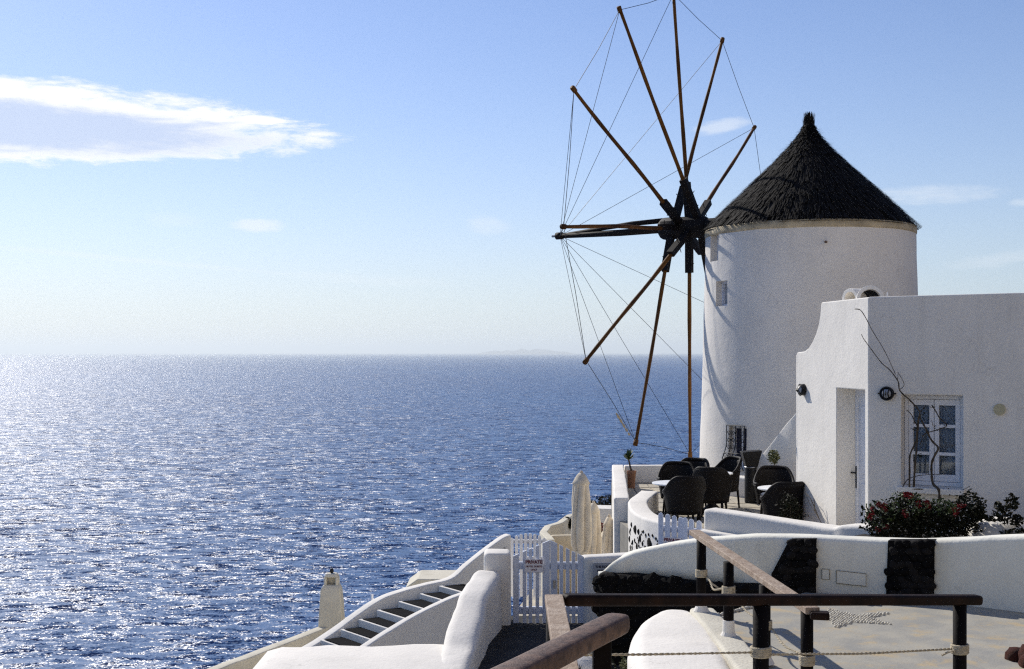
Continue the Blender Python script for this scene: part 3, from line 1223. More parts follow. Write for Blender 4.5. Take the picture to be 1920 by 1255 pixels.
    mb.box(o + Vector((0, 0, zt - t / 2)), (wd - 2 * t, 0.068, t), m)
    mb.box(o + Vector((0, 0, zb + t / 2)), (wd - 2 * t, 0.068, t), m)
    win = attach(mb.build('window', 'paint_white', bevel=0.004))
    cw = (wd - 2 * t) / 2
    for s in (-1, 1):
        cx = s * cw / 2
        mb = MB()
        tt = 0.055
        h0, h1 = zb + t + 0.004, zt - t - 0.004
        for q in (-1, 1):
            mb.box(o + WN * 0.01 + WD * (cx + q * (cw / 2 - tt / 2 - 0.003)) + Vector((0, 0, (h0 + h1) / 2)), (tt, 0.045, h1 - h0), m)
        iw = cw - 2 * tt - 0.006
        zs = [h0, h0 + 0.345, h0 + 0.69, h1]
        for z, hh in ((h0 + 0.045, 0.09), (zs[1], 0.04), (zs[2], 0.04), (h1 - 0.035, 0.07)):
            mb.box(o + WN * 0.01 + WD * cx + Vector((0, 0, z)), (iw, 0.043, hh), m)
        attach(mb.build('casement', 'paint_white', bevel=0.003), win)
        for q in range(3):
            a, b = (h0 + 0.09, zs[1], zs[2])[q], (zs[1], zs[2], h1 - 0.07)[q]
            g = MB().box(o - WN * 0.004 + WD * cx + Vector((0, 0, (a + b) / 2)), (iw + 0.01, 0.005, b - a), m)
            attach(g.build('pane', 'pane_glass'), win)
    cu = MB()
    nq = 48
    for k in range(nq + 1):
        x = -wd / 2 + 0.06 + (wd - 0.12) * k / nq
        p = o - WN * (0.045 + 0.012 * math.sin(k * 1.3)) + WD * x
        cu.v += [(p.x, p.y, zb + 0.05), (p.x, p.y, zt - 0.05)]
    for k in range(nq):
        cu.f.append((2 * k, 2 * k + 2, 2 * k + 3, 2 * k + 1))
    attach(cu.build('curtain', 'curtain', smooth=True), win)
    sl = MB().box(HA + WD * 0.766 - WN * 0.05 + Vector((0, 0, -1.70)), (0.80, 0.36, 0.075), m)
    attach(sl.build('window_sill', 'plaster', bevel=0.012))
    # round cover plate
    p = on_plane(1874, 768, HA, WN, 0.012)
    dm = MB()
    dm.tube([p - WN * 0.02, p + WN * 0.012], 0.068, 24)
    attach(dm.build('vent_cover', 'cream_disc'))
    return root


house()


def wall_lamp(px, py, a, n, label):
    c = on_plane(px, py, a, n, 0.0)
    n = Vector(n)
    root = empty('wall_lamp', label, 'lamp', c, 0, 'round bulkhead lamps on the house')
    u = Vector((-n.y, n.x, 0))
    MB().tube([n * -0.002, n * 0.05], [0.085, 0.08], 20).build('lamp_base', 'iron', root, bevel=0.006)
    mb = MB()
    mb.tube([n * 0.045, n * 0.075, n * 0.10], [0.062, 0.055, 0.025], 16)
    mb.build('glass_cover', 'sign_grey', root, smooth=True)
    g = MB()
    for s in (-1, 0, 1):
        g.tube([u * s * 0.03 + Vector((0, 0, 0.075)) + n * 0.05, u * s * 0.03 + n * 0.115, u * s * 0.03 - Vector((0, 0, 0.075)) + n * 0.05], 0.008, 5)
    pts = [n * 0.06 + u * 0.078 * math.cos(k * math.pi / 10) + UP * 0.078 * math.sin(k * math.pi / 10) for k in range(21)]
    g.tube(pts, 0.012, 6, cap=False)
    g.tube([u * -0.085 + n * 0.03, u * -0.11 + n * 0.03], 0.012, 6)
    g.tube([u * 0.085 + n * 0.03, u * 0.11 + n * 0.03], 0.012, 6)
    g.build('lamp_guard', 'iron', root)


wall_lamp(1508, 731, HA, DN, 'round black bulkhead lamp on the sunlit wall beside the door')
wall_lamp(1664, 738, HA, WN, 'round black bulkhead lamp on the shaded wall left of the window')


# ================================================================== TERRACE WALLS
def wall(name, label, mb, m='plaster', cat='wall', group=None):
    return tag(mb.build(name, m, smooth=True), label, cat, group)


wall('terrace_parapet', 'white parapet running back along the seaward side of the chair terrace',
     strip([(2.25, 25.0, -2.39), (2.02, 22.0, -2.385), (1.79, 19.15, -2.37)], 0.25, -7.5, 0.03, curve=False))
wall('terrace_parapet', 'low white parapet at the back of the terrace, between sea and windmill',
     strip([(2.42, 25.0, -2.4), (4.05, 24.98, -2.4)], 0.24, -7.5, 0.03, curve=False))
wall('ledge_wall', 'low white ledge against the foot of the windmill behind the chairs',
     strip([(3.86, 23.2, -2.36), (4.2, 22.55, -2.36), (4.75, 21.95, -2.36)], 0.34, TZ - 0.1, 0.03))
wall('stair_parapet', 'shaded white stair wall with sunlit edge rising between windmill and house',
     strip([P(1420, 893, 21.4), P(1422, 876, 21.35), P(1432, 856, 21.25), P(1446, 838, 21.1), P(1468, 810, 20.9), P(1500, 770, 20.6), P(1560, 700, 20.2)], 0.16, TZ - 0.1, 0.03))


def stone_wall():
    pts = [(2.38, 20.3, -2.40), (2.07, 19.1, -2.385), (1.99, 18.5, -2.385), (1.96, 17.7, -2.385), (2.05, 16.95, -2.38), (2.22, 16.45, -2.37)]
    root = wall('rubble_wall', 'curved white wall end with dark lava stones showing through the plaster', strip(pts, 0.32, -5.0, 0.04))
    line = catmull(pts, 8)
    meshes = [stone_mesh(i, 'lava', 2) for i in range(5)]
    rnd = random.Random(5)
    cells = []
    tries = 0
    while len(cells) < 64 and tries < 4000:
        tries += 1
        px = rnd.uniform(1181, 1234)
        best = None
        for i in range(8, len(line) - 1):
            d = line[i + 1] - line[i - 1]
            d.z = 0
            d.normalize()
            out = Vector((d.y, -d.x, 0))
            if out.dot(Vector((-1.0, -0.6, 0))) < 0:
                out = -out
            q = line[i] + out * 0.16
            e = abs(HX + F * q.x / q.y - px)
            if out.dot(q) < -0.2 and (best is None or e < best[0]):
                best = (e, i, d, out)
        e, i, d, out = best
        p = line[i].lerp(line[i + 1], rnd.random())
        z = rnd.uniform(-3.25, -2.58)
        q = Vector((p.x, p.y, z)) + out * 0.155
        sz = rnd.choice((0.022, 0.028, 0.04, 0.05, 0.065, 0.085))
        if any((q - c).length < (sz + s2) * 1.15 for c, s2 in cells):
            continue
        cells.append((q, sz))
        inst('stone', rnd.choice(meshes), q, (0, rnd.uniform(-0.3, 0.3), math.atan2(d.y, d.x)), (sz, 0.018 + sz * 0.1, sz * rnd.uniform(0.8, 1.5)), root)


stone_wall()

wl = wall('garden_wall', 'low shaded white wall with bright top in front of the house door',
          strip([(2.66, 15.62, -2.075), (3.2, 15.12, -2.10), (3.75, 14.58, -2.125), (3.98, 14.3, -2.12), (4.08, 14.15, -2.07), (4.25, 13.95, -2.05), (4.45, 13.75, -2.06)], 0.30, -4.0, 0.05))
wall('ledge_step', 'narrow white footing with thin bright edge along the low garden wall',
     strip([(2.50, 15.42, -2.33), (3.05, 14.93, -2.36), (3.6, 14.40, -2.38), (4.2, 13.7, -2.38)], 0.16, -4.0, 0.03))


def front_wall():
    pts = [P(1141, 1086, 12.05), P(1146, 1062, 12.0), P(1164, 1044, 11.95), P(1205, 1029, 11.9), P(1300, 1012, 11.65), P(1400, 1004, 11.4),
           P(1500, 1004, 11.2), P(1620, 1008, 11.0), P(1752, 1011, 10.7), P(1920, 1003, 10.25), P(2100, 995, 9.7)]
    root = tag(strip(pts, 0.24, lambda p: -2.24 if p.x < 2.3 else -2.6, 0.05, sub=6, wob=0.010).build('path_wall', 'plaster_grey', smooth=True),
               'long curved whitewashed wall beside the path, with two dark stone panels', 'wall')
    # two panels of bare lava stone, each stone its own piece
    meshes = [stone_mesh(20 + i, ('lava', 'lava_pale')[i % 2], 2) for i in range(6)]
    rnd = random.Random(9)
    for poly in ([(1450, 1070), (1478, 1016), (1488, 1011), (1530, 1011), (1529, 1116), (1452, 1116), (1446, 1076)],
                 [(1665, 1014), (1752, 1014), (1751, 1120), (1661, 1118)]):
        yy = 11.24 if poly[0][0] < 1600 else 10.92
        off = 0.185 if poly[0][0] < 1600 else 0.155
        cx = sum(p[0] for p in poly) / len(poly)
        # local wall direction
        a, b = (P(1430, 1060, 11.33), P(1540, 1060, 11.13)) if yy > 11 else (P(1650, 1060, 10.94), P(1765, 1060, 10.67))
        d = b - a
        d.z = 0
        d.normalize()
        n = Vector((d.y, -d.x, 0))
        q = [on_plane(px, py, a, n, off - 0.02) for px, py in poly]
        u0 = q[0]
        loc = [((p - u0).dot(d), p.z - u0.z) for p in q]
        pm = MB().slab(loc, u0, d, UP, -n, 0.12)
        pan = pm.build('stone_panel', 'lava', root)
        xs = [p[0] for p in poly]
        ys = [p[1] for p in poly]

        def inside(x, y):
            c = False
            for i in range(len(poly)):
                (x1, y1), (x2, y2) = poly[i], poly[i - 1]
                if (y1 > y) != (y2 > y) and x < (x2 - x1) * (y - y1) / (y2 - y1) + x1:
                    c = not c
            return c
        py = min(ys) + 7
        rowi = 0
        while py < max(ys):
            px = min(xs) + 8 + (rowi % 2) * 7
            while px < max(xs):
                if inside(px, py) and inside(px - 6, py) and inside(px + 6, py) and inside(px - 4, py - 3):
                    c = on_plane(px + rnd.uniform(-2, 2), py + rnd.uniform(-2, 2), a, n, off - 0.008)
                    s = rnd.uniform(0.034, 0.046)
                    inst('stone', rnd.choice(meshes), c, (0, rnd.uniform(-0.4, 0.4), math.atan2(d.y, d.x)), (s * 1.3, 0.026, s), pan)
                px += 15
            py += 13
            rowi += 1
    # painted-over cover plates with a rusty rim
    a, b = P(1540, 1080, 11.13), P(1640, 1080, 10.96)
    d = b - a
    d.z = 0
    d.normalize()
    n = Vector((d.y, -d.x, 0))

    def plate(x0, y0, x1, y1, rad, sk):
        c = [(x0, y0), (x1, y0 + sk), (x1, y1 + sk), (x0, y1)]
        q = [on_plane(px, py, a, n, 0.125) for px, py in c]
        mb = MB().slab([((p - q[0]).dot(d), p.z - q[0].z) for p in q], q[0], d, UP, -n, 0.03)
        pl = mb.build('cover_plate', 'plaster_grey', root, bevel=rad)
        rm = MB()
        ring = q + [q[0], q[1]]
        rm.tube([p + n * 0.001 for p in ring[:5]], 0.0028, 5)
        rm.build('plate_rim', 'rust', pl)
    plate(1568, 1070, 1624, 1094, 0.008, 6)
    plate(1541, 1067, 1555, 1086, 0.004, 1)


front_wall()


def retaining():
    """lava stone retaining wall under the whitewashed one, in deep shade"""
    pts = [P(1132, 1090, 11.98), P(1200, 1086, 11.86), P(1300, 1084, 11.6), P(1400, 1084, 11.35), P(1450, 1084, 11.2)]
    pts = [Vector((p.x, p.y - 0.06, -2.22)) for p in pts]
    root = tag(strip(pts, 0.34, -5.5, 0.04, wob=0.03).build('retaining_wall', 'lava', smooth=True),
               'black lava stone base beneath the left end of the curved path wall', 'wall')
    meshes = [stone_mesh(40 + i, 'lava', 1) for i in range(6)]
    rnd = random.Random(2)
    line = catmull(pts, 8)
    for row in range(7):
        for i in range(0, len(line) - 1):
            p = line[i].lerp(line[i + 1], rnd.random())
            z = -2.27 - row * 0.105 + rnd.uniform(-0.02, 0.02)
            s = rnd.uniform(0.045, 0.075)
            inst('stone', rnd.choice(meshes), (p.x, p.y - 0.16, z), (rnd.uniform(-0.3, 0.3), rnd.uniform(-0.4, 0.4), rnd.uniform(-0.3, 0.3)), (s * 1.2, 0.05, s), root)
    for k in range(14):
        s = rnd.uniform(0.03, 0.055)
        inst('stone', rnd.choice(meshes), (line[0].x - 0.05 + rnd.uniform(-0.05, 0.06), line[0].y - rnd.uniform(0, 0.2), -2.28 - k * 0.05), (rnd.random(), rnd.random(), 0), (s, s, s), root)


retaining()
# whitewashed vault beside the kerb
wall('vault_roof', 'sunlit white rounded vault roof beside the kerb in the foreground',
     strip([(1.19, 4.5, -2.24), (1.20, 7.2, -2.24), (1.23, 8.4, -2.24), (1.30, 9.3, -2.245), (1.38, 9.9, -2.25), (1.45, 10.35, -2.27)], 0.76, -4.6, 0.14, wob=0.010, taper=lambda t: 1.0 - 0.5 * max(0.0, (t - 0.55) / 0.45) ** 1.5), cat='roof')


# ---- gate court
def pillar(name, label, x0, x1, y, depth, zt, zb, r=0.05):
    c = (x0 + x1) / 2
    mb = strip([(c, y, zt), (c, y + depth, zt)], x1 - x0, zb, r, curve=False)
    return wall(name, label, mb, cat='pillar')


pl = pillar('gate_pillar', 'white square pillar left of the blue-white garden gate, with a dark socket', P(907, 0, 13.5).x, P(958, 0, 13.5).x, 13.45, 0.26, P(0, 1035, 13.5).z, -5.0)
mb = MB()
c = P(930, 1122, 13.36)
mb.tube([c + Vector((0, 0.06, 0)), c + Vector((0, -0.01, 0))], 0.045, 18)
mb.tube([c + Vector((0, 0, 0)), c + Vector((0, -0.022, 0))], 0.02, 10)
mb.build('socket', 'iron', pl)
wl = wall('gate_wall', 'shaded white wall right of the garden gate, carrying a grey notice plate',
          strip([(P(1099, 0, 13.5).x, 13.55, P(0, 1043, 13.5).z), (P(1200, 0, 13.5).x, 13.7, P(0, 1043, 13.5).z)], 0.22, -5.0, 0.05, curve=False))


def notice(root_name, label, c, u, w, h, m, lines, parent_cat='sign'):
    """flat board with lettering, standing on plane with horizontal direction u"""
    u = Vector(u).normalized()
    o = MB().box((0, 0, 0), (w, h, 0.012)).build(root_name, m, bevel=0.004)
    o.matrix_world = frame_matrix(c, u, UP)
    tag(o, label, parent_cat)
    for body, size, dx, dy, tm, bold in lines:
        t = text_mesh(body, size, tm, bold=bold)
        t.parent = o
        t.location = (dx, dy, 0.008)
    return o


notice('notice_plate', 'small grey notice plate with dark lettering on the wall right of the gate', P(1131, 1072, 13.40), (1, 0.05, 0), 0.235, 0.205, 'sign_grey',
       [('THE ROO', 0.037, -0.01, 0.055, 'text_dark', 0.0012), ('FOR HI', 0.037, -0.01, 0.008, 'text_dark', 0.0012)])


def picket(mb, x, w, z0, z1, y, th=0.022, shape='round', u=None, o=None):
    n = 5
    poly = [(x - w / 2, z0), (x + w / 2, z0)]
    if shape == 'round':
        poly += [(x + w / 2 * math.cos(math.pi * k / n), z1 - w / 2 + w / 2 * math.sin(math.pi * k / n)) for k in range(n + 1)]
    elif shape == 'slopeR':
        poly += [(x + w / 2, z1[1]), (x - w / 2, z1[0])]
    mb.slab(poly, o, u, UP, Vector((-u.y, u.x, 0)), th)


def gate_main():
    o = P(960, 0, 13.5)
    o.z = 0
    e = P(1094, 0, 13.5)
    root = empty('garden_gate', 'blue-white wooden picket gate with pointed top and a private sign', 'gate', (o.x, o.y, GZ))
    u = Vector((1, 0, 0))
    W = e.x - o.x
    zp = P(0, 1013, 13.5).z
    ze = P(0, 1044, 13.5).z
    zb = P(0, 1169, 13.5).z
    loc = Vector((0, 0, -GZ))
    k = 13.5 / F
    segs = [(2, 13), (20, 27), (31, 38), (44, 51), (57, 71), (72, 85), (89, 96), (101, 108), (112, 119), (123, 134)]
    mid = 71 * k

    def top(x):
        return zp - (zp - ze) * abs(x - mid) / (mid if x < mid else W - mid)
    for a, b in segs:
        a *= k
        b *= k
        mb = MB()
        mb.slab([(a, zb), (b, zb), (b, top(b)), (a, top(a))], loc, u, UP, Vector((0, 1, 0)), 0.025)
        mb.build('picket', 'paint_blue_white', root, bevel=0.003, seg=1)
    for zc in (P(0, 1062, 13.5).z, P(0, 1146, 13.5).z):
        MB().box(loc + Vector((W / 2, 0.045, zc)), (W - 0.02, 0.035, 0.085)).build('rail', 'paint_blue_white', root, bevel=0.003, seg=1)
    mb = MB().box(loc + Vector((mid + 0.05, -0.012, P(0, 1095, 13.5).z)), (0.025, 0.02, 0.09))
    mb.build('latch', 'steel', root)
    notice('private_sign', 'white sign reading private hotel guests only on the pointed garden gate', P(1001, 1061, 13.48), (1, 0, 0), 0.215, 0.155, 'sign_white',
           [('PRIVATE', 0.052, 0, 0.042, 'sign_text', 0.0022), ('HOTEL GUESTS', 0.027, 0, -0.008, 'sign_text', 0.0008), ('ONLY', 0.027, 0, -0.045, 'sign_text', 0.0008)])


gate_main()


def gate_terrace():
    a = Vector((P(1236, 0, 16.1).x, 16.12, 0))
    b = Vector((P(1330, 0, 15.75).x, 15.72, 0))
    u = (b - a).normalized()
    W = (b - a).length
    root = empty('terrace_gate', 'small pale blue picket gate with rounded tops below the wicker chairs', 'gate', (a.x, a.y, TZ - 0.6), math.atan2(u.y, u.x))
    x = Vector((1, 0, 0))
    zz = -(TZ - 0.6)
    n = 8
    for i, (t, dz) in enumerate(((0.03, 0.04), (0.17, 0.03), (0.30, 0.02), (0.43, 0.01), (0.515, 0.01), (0.64, 0.0), (0.79, -0.01), (0.94, -0.03))):
        mb = MB()
        picket(mb, t * W, 0.072, zz - 3.3, zz - 2.24 + dz - 0.02 * t, 0, u=x, o=Vector((0, 0, 0)))
        mb.build('picket', 'paint_blue_white', root, bevel=0.004, seg=1)
    for zc in (-2.42, -2.95):
        MB().box((W / 2, 0.045, zz + zc), (W, 0.035, 0.08)).build('rail', 'paint_blue_white', root, bevel=0.003, seg=1)
    c = a + u * 0.20 + Vector((u.y, -u.x, 0)) * 0.015
    notice('private_sign', 'white private sign on the small terrace gate, half hidden by the path wall', (c.x, c.y, P(0, 1019, 16.0).z), u, 0.27, 0.17, 'sign_white',
           [('PRIVATE', 0.062, 0, 0.042, 'sign_text', 0.0026), ('HOTEL GUESTS', 0.032, 0, -0.012, 'sign_text', 0.0008), ('ONLY', 0.032, 0, -0.055, 'sign_text', 0.0008)])


gate_terrace()

# sloping wall in front of the pillar
wall('slope_wall', 'white hand-plastered wall sloping down towards the viewer below the gate pillar',
     strip([(P(913, 0, 13.25).x, 13.3, P(0, 1072, 13.3).z), (P(893, 0, 12.7).x, 12.7, P(0, 1106, 12.7).z), (P(866, 0, 11.7).x, 11.7, P(0, 1185, 11.7).z),
            (P(846, 0, 10.9).x, 10.9, P(0, 1250, 10.9).z), (P(815, 0, 9.6).x, 9.6, P(0, 1370, 9.6).z)], 0.34, -6.0, 0.10, wob=0.035))
wall('flat_roof', 'white flat roof with softly rounded edges at the bottom edge of the picture',
     strip([(-0.55, 10.95, -2.92), (-1.4, 10.95, -2.915), (-2.28, 10.95, -2.93)], 1.9, -6.0, 0.22, wob=0.035, curve=False), cat='roof')


# ---- stairs below
def stairs():
    root = empty('stairs', 'white stairs with dark treads descending leftwards between two low walls', 'stairs', P(760, 1250, 19.2))
    inv = Matrix.Translation(-P(760, 1250, 19.2))

    def attach(o):
        o.parent = root
        o.matrix_parent_inverse = inv
        return o
    zb = -8.5
    outer = [P(952, 1002, 20.35), P(938, 1008, 20.3), P(905, 1032, 20.2), P(872, 1059, 20.1), P(843, 1083, 20.0), P(800, 1094, 19.9), P(750, 1107, 19.75), P(712, 1121, 19.6),
             P(672, 1147, 19.4), P(632, 1176, 19.2), P(596, 1200, 19.0), P(556, 1224, 18.8)]
    attach(strip(outer, 0.22, zb, 0.03, sub=5).build('stair_wall', 'plaster', smooth=True))
    inner = [P(905, 1088, 18.85), P(872, 1109, 18.8), P(842, 1121, 18.7), P(800, 1140, 18.55), P(756, 1164, 18.4), P(712, 1191, 18.2), P(672, 1217, 18.0), P(630, 1245, 17.8)]
    attach(strip(inner, 0.17, zb, 0.03, sub=5).build('stair_wall', 'plaster', smooth=True))
    # treads: white block with dark paint on top, white nosing
    tr = [(905, 1098), (862, 1113), (826, 1127), (786, 1143), (746, 1161), (712, 1180), (678, 1199), (640, 1218), (600, 1238)]
    fo, fi = [], []
    for k, (px, py) in enumerate(tr):
        c = P(px, py, 18.45 + (px - 612) * 0.0038)
        # nosing line of each step: far end at the outer wall, near end at the inner wall
        fo.append(P(px - 40, 0, 18.92 + (px - 40 - 596) * 0.00388))
        fi.append(P(px + 32, 0, 17.92 + (px + 32 - 630) * 0.00382))
        fo[-1].z = fi[-1].z = c.z - 0.05
    for k in range(len(tr) - 1):
        zt = fo[k].z
        foot = [fo[k], fi[k], fi[k + 1], fo[k + 1]]
        so = attach(MB().prism([(p.x, p.y) for p in foot], zb, zt - 0.002 * k).build('step', 'plaster', bevel=0.012))
        i0, i1 = 0.0, 0.90
        q = [fo[k].lerp(fo[k + 1], i0), fi[k].lerp(fi[k + 1], i0), fi[k].lerp(fi[k + 1], i1), fo[k].lerp(fo[k + 1], i1)]
        q[0], q[1], q[2], q[3] = q[0].lerp(q[1], 0.06), q[1].lerp(q[0], 0.10), q[2].lerp(q[3], 0.10), q[3].lerp(q[2], 0.06)
        td = MB().prism([(p.x, p.y) for p in q], zt - 0.003, zt + 0.005)
        td.build('tread', 'tread', so)
    # pillar closing the upper end, with small fitting
    p = MB()
    c = P(946, 1030, 20.1)
    p.tube([c + Vector((0, 0.06, 0)), c + Vector((0, -0.12, 0))], 0.02, 8)
    attach(p.build('wall_fitting', 'iron'))


stairs()


def gate_far():
    o = P(956, 0, 20.9)
    root = empty('stair_gate', 'sunlit white picket gate with arched top at the head of the stairs', 'gate', (o.x, o.y, -4.4))
    k = 20.9 / F
    loc = Vector((0, 0, 4.4))
    for i in range(8):
        x = (4 + i * 8.6) * k
        t = (i - 3.5) / 3.5
        zt = P(0, 1000 + 9 * t * t, 20.9).z
        mb = MB()
        picket(mb, x, 6.0 * k, -4.4 + 0.05, zt, 0, u=Vector((1, 0, 0)), o=loc)
        mb.build('picket', 'paint_white', root)
    for py in (1016, 1048):
        MB().box(loc + Vector((34 * k, 0.05, P(0, py, 20.9).z)), (70 * k, 0.03, 0.07)).build('rail', 'paint_white', root)


gate_far()


# ---- lower terrace walls and roofs
def lower_walls():
    z = -3.75
    g = lambda px, py: G(px, py, z)
    wall('octagon_wall', 'cream many-sided parapet of the lower terrace above the sea',
         strip([g(1034, 1012), g(1019, 997), g(1027, 986), g(1050, 979), g(1068, 966), g(1085, 962)], 0.16, -8.0, 0.02, curve=False), 'plaster_sand')
    wall('cream_wall', 'cream lit wall crossing the lower terrace behind the tall closed parasol',
         strip([g(1036, 1004), g(1075, 1003), g(1112, 1003), g(1122, 1006), g(1130, 1003), g(1142, 992), g(1165, 985)], 0.16, -8.0, 0.03), 'plaster_cream')
    b = P(1130, 955, 29.0)
    mb = MB()
    mb.slab([(-0.55, -3.5), (0.9, -3.5), (0.9, -0.02), (0.3, 0.0), (-0.35, 0.03)], b, Vector((1, 0.1, 0)).normalized(), UP, Vector((-0.3, 0.9, 0)).normalized(), 0.8)
    tag(mb.build('far_house', 'plaster', bevel=0.02), 'small white building end in blue shade beyond the cream terrace', 'building')
    # roof terrace of the house further down, lower left
    z2 = -5.25
    g2 = lambda px, py, zz=z2: G(px, py, zz)
    a, b, c = g2(745, 1134), g2(640, 1166), g2(330, 1272)
    wall('roof_parapet', 'long sand-coloured parapet slanting down to the lower left above the sea',
         strip([g2(800, 1131), g2(722, 1140), g2(640, 1163), g2(520, 1208), g2(300, 1291)], 0.22, -12, 0.03, curve=False), 'plaster_sand')
    fl = [g2(800, 1131, -5.25), g2(722, 1140), g2(640, 1163), g2(520, 1208), g2(300, 1291)]
    poly = [(p.x + 0.05, p.y) for p in fl] + [(-1.0, 15.0), (-0.5, 21.5)]
    fo = MB().prism(poly, -12, -5.85).build('roof_terrace', 'plaster_sand')
    kind(fo, 'structure')
    wall('inner_kerb', 'pale kerb on the roof terrace between parapet and stairs',
         strip([G(680, 1168, -5.6), G(560, 1226, -5.6), G(440, 1290, -5.6)], 0.30, -8, 0.02, curve=False), 'plaster_sand')
    # chimney
    y = 22.6
    cb = P(622, 1172, y)
    root = empty('chimney', 'tapered sand-coloured chimney with arched cap and dark ball on the roof parapet', 'chimney', (cb.x, cb.y, -5.85))
    k = y / F
    def zz(py):
        return P(0, py, y).z + 5.85
    mb = MB()
    secs = [(1215, 24, 0), (1168, 22.5, 0), (1130, 20.5, 0), (1104, 18.5, -0.5), (1097, 15, 0), (1095, 13, 0)]
    vs = []
    for py, hw, dx in secs:
        for sx, sy in ((-1, -1), (1, -1), (1, 1), (-1, 1)):
            vs.append(((dx + sx * hw) * k, sy * hw * k * 0.85, zz(py)))
    fs = []
    for i in range(len(secs) - 1):
        for q in range(4):
            a_, b_ = i * 4 + q, i * 4 + (q + 1) % 4
            fs.append((a_, b_, b_ + 4, a_ + 4))
    fs += [(3, 2, 1, 0), tuple(range(len(vs) - 4, len(vs)))]
    mb.add(vs, fs)
    mb.build('stack', 'plaster_sand', root, bevel=0.025)
    cp = MB()
    hw, ih = 13 * k, 8 * k
    n = 8
    z0, z1 = zz(1096), zz(1081)
    for s in (-1, 1):
        cp.box((s * hw * 0.82, 0, (z0 + z1) / 2), (hw * 0.42, hw * 1.7, z1 - z0))
    cp.box((0, 0, z1 + 0.03), (hw * 2.0, hw * 1.75, 0.07), taper=0.75)
    cp.box((0, hw * 0.5, (z0 + z1) / 2), (hw * 1.1, hw * 0.5, z1 - z0))
    cp.build('cap', 'plaster_sand', root, bevel=0.02)
    bl = MB().lathe([(0.01, 0), (0.035, 0.02), (0.04, 0.05), (0.03, 0.085), (0.008, 0.10)], (0, 0, z1 + 0.06), 10)
    bl.build('ball', 'iron', root, smooth=True)
    # low roof seen past the stair wall
    mb = MB()
    y = 23.5
    o = P(790, 1086, y)
    mb.slab([(-0.32, -3), (0.8, -3), (0.8, 0.0), (-0.08, 0.0), (-0.32, -0.17)], o, Vector((1, 0, 0)), UP, Vector((0, 1, 0)), 1.0)
    tag(mb.build('low_roof', 'plaster_sand', bevel=0.03), 'small pale roof corner peeping over the stair wall', 'roof')
    p = P(698, 1122, 19.9)
    tag(MB().tube([p - Vector((0, 0, 0.2)), p + Vector((0, 0, 0.07))], 0.02, 7).build('white_pipe', 'paint_white'), 'tiny white vent pipe standing behind the stair wall', 'pipe')


lower_walls()


# ================================================================== PARASOLS
def parasol(px, ptop, pbot, y, label, wpx):
    k = y / F
    top = P(px, ptop, y)
    root = empty('parasol', label, 'parasol', (top.x, top.y, LZ), random.uniform(0, 6), 'closed beige parasols')
    H = top.z - LZ
    hh = (pbot - ptop) * k
    MB().tube([(0, 0, 0.06), (0, 0, H - 0.1)], 0.025, 8).build('pole', 'wood_light', root, smooth=True)
    MB().lathe([(0.24, 0), (0.24, 0.05), (0.05, 0.08), (0.04, 0.25)], (0, 0, 0), 16).build('base', 'plaster_grey', root)
    # folded cloth: pleated lathe
    n = 112
    w = wpx * k / 2
    prof = [(0.0, 0.22), (0.012, 0.38), (0.035, 0.55), (0.07, 0.74), (0.118, 0.97), (0.125, 0.88), (0.14, 0.86), (0.30, 0.97), (0.5, 1.02), (0.68, 1.05), (0.80, 0.98), (0.875, 0.72), (0.89, 0.68), (0.91, 0.74), (0.96, 0.86), (1.0, 0.93)]
    mb = MB()
    for i, (t, r_) in enumerate(prof):
        for q in range(n):
            a = 2 * math.pi * q / n
            pl_ = 1 + (0.46 if t > 0.13 else 0.06) * (abs(math.sin(a * 3 + 1.8 * t + 0.5 * math.sin(4 * t + a))) ** 0.7 - 0.68) * min(1, t * 4) + 0.06 * math.sin(a * 3 + t * 5)
            rr = w * r_ * pl_
            mb.v.append((rr * math.cos(a), rr * math.sin(a), H - hh * t))
    for i in range(len(prof) - 1):
        for q in range(n):
            a, b = i * n + q, i * n + (q + 1) % n
            mb.f.append((a, b, b + n, a + n))
    mb.f.append(tuple(range(n)))
    cl = mb.build('canopy', 'canvas', root, smooth=True)
    MB().lathe([(w * 0.78, H - hh * 0.905), (w * 0.80, H - hh * 0.89), (w * 0.80, H - hh * 0.875), (w * 0.78, H - hh * 0.86)], (0, 0, 0), 20).build('tie_strap', 'canvas', cl)
    MB().lathe([(0.02, H - 0.02), (0.03, H + 0.0), (0.028, H + 0.03), (0.005, H + 0.045)], (0, 0, 0), 10).build('finial', 'wood_light', root, smooth=True)


parasol(1090, 887, 1056, 21.4, 'tall closed beige parasol standing clear above the lower terrace', 34)
parasol(1113, 943, 1090, 23.2, 'closed beige parasol half hidden behind the tallest one', 26)
parasol(1142, 969, 1100, 22.0, 'short closed beige parasol close to the white terrace corner', 24)


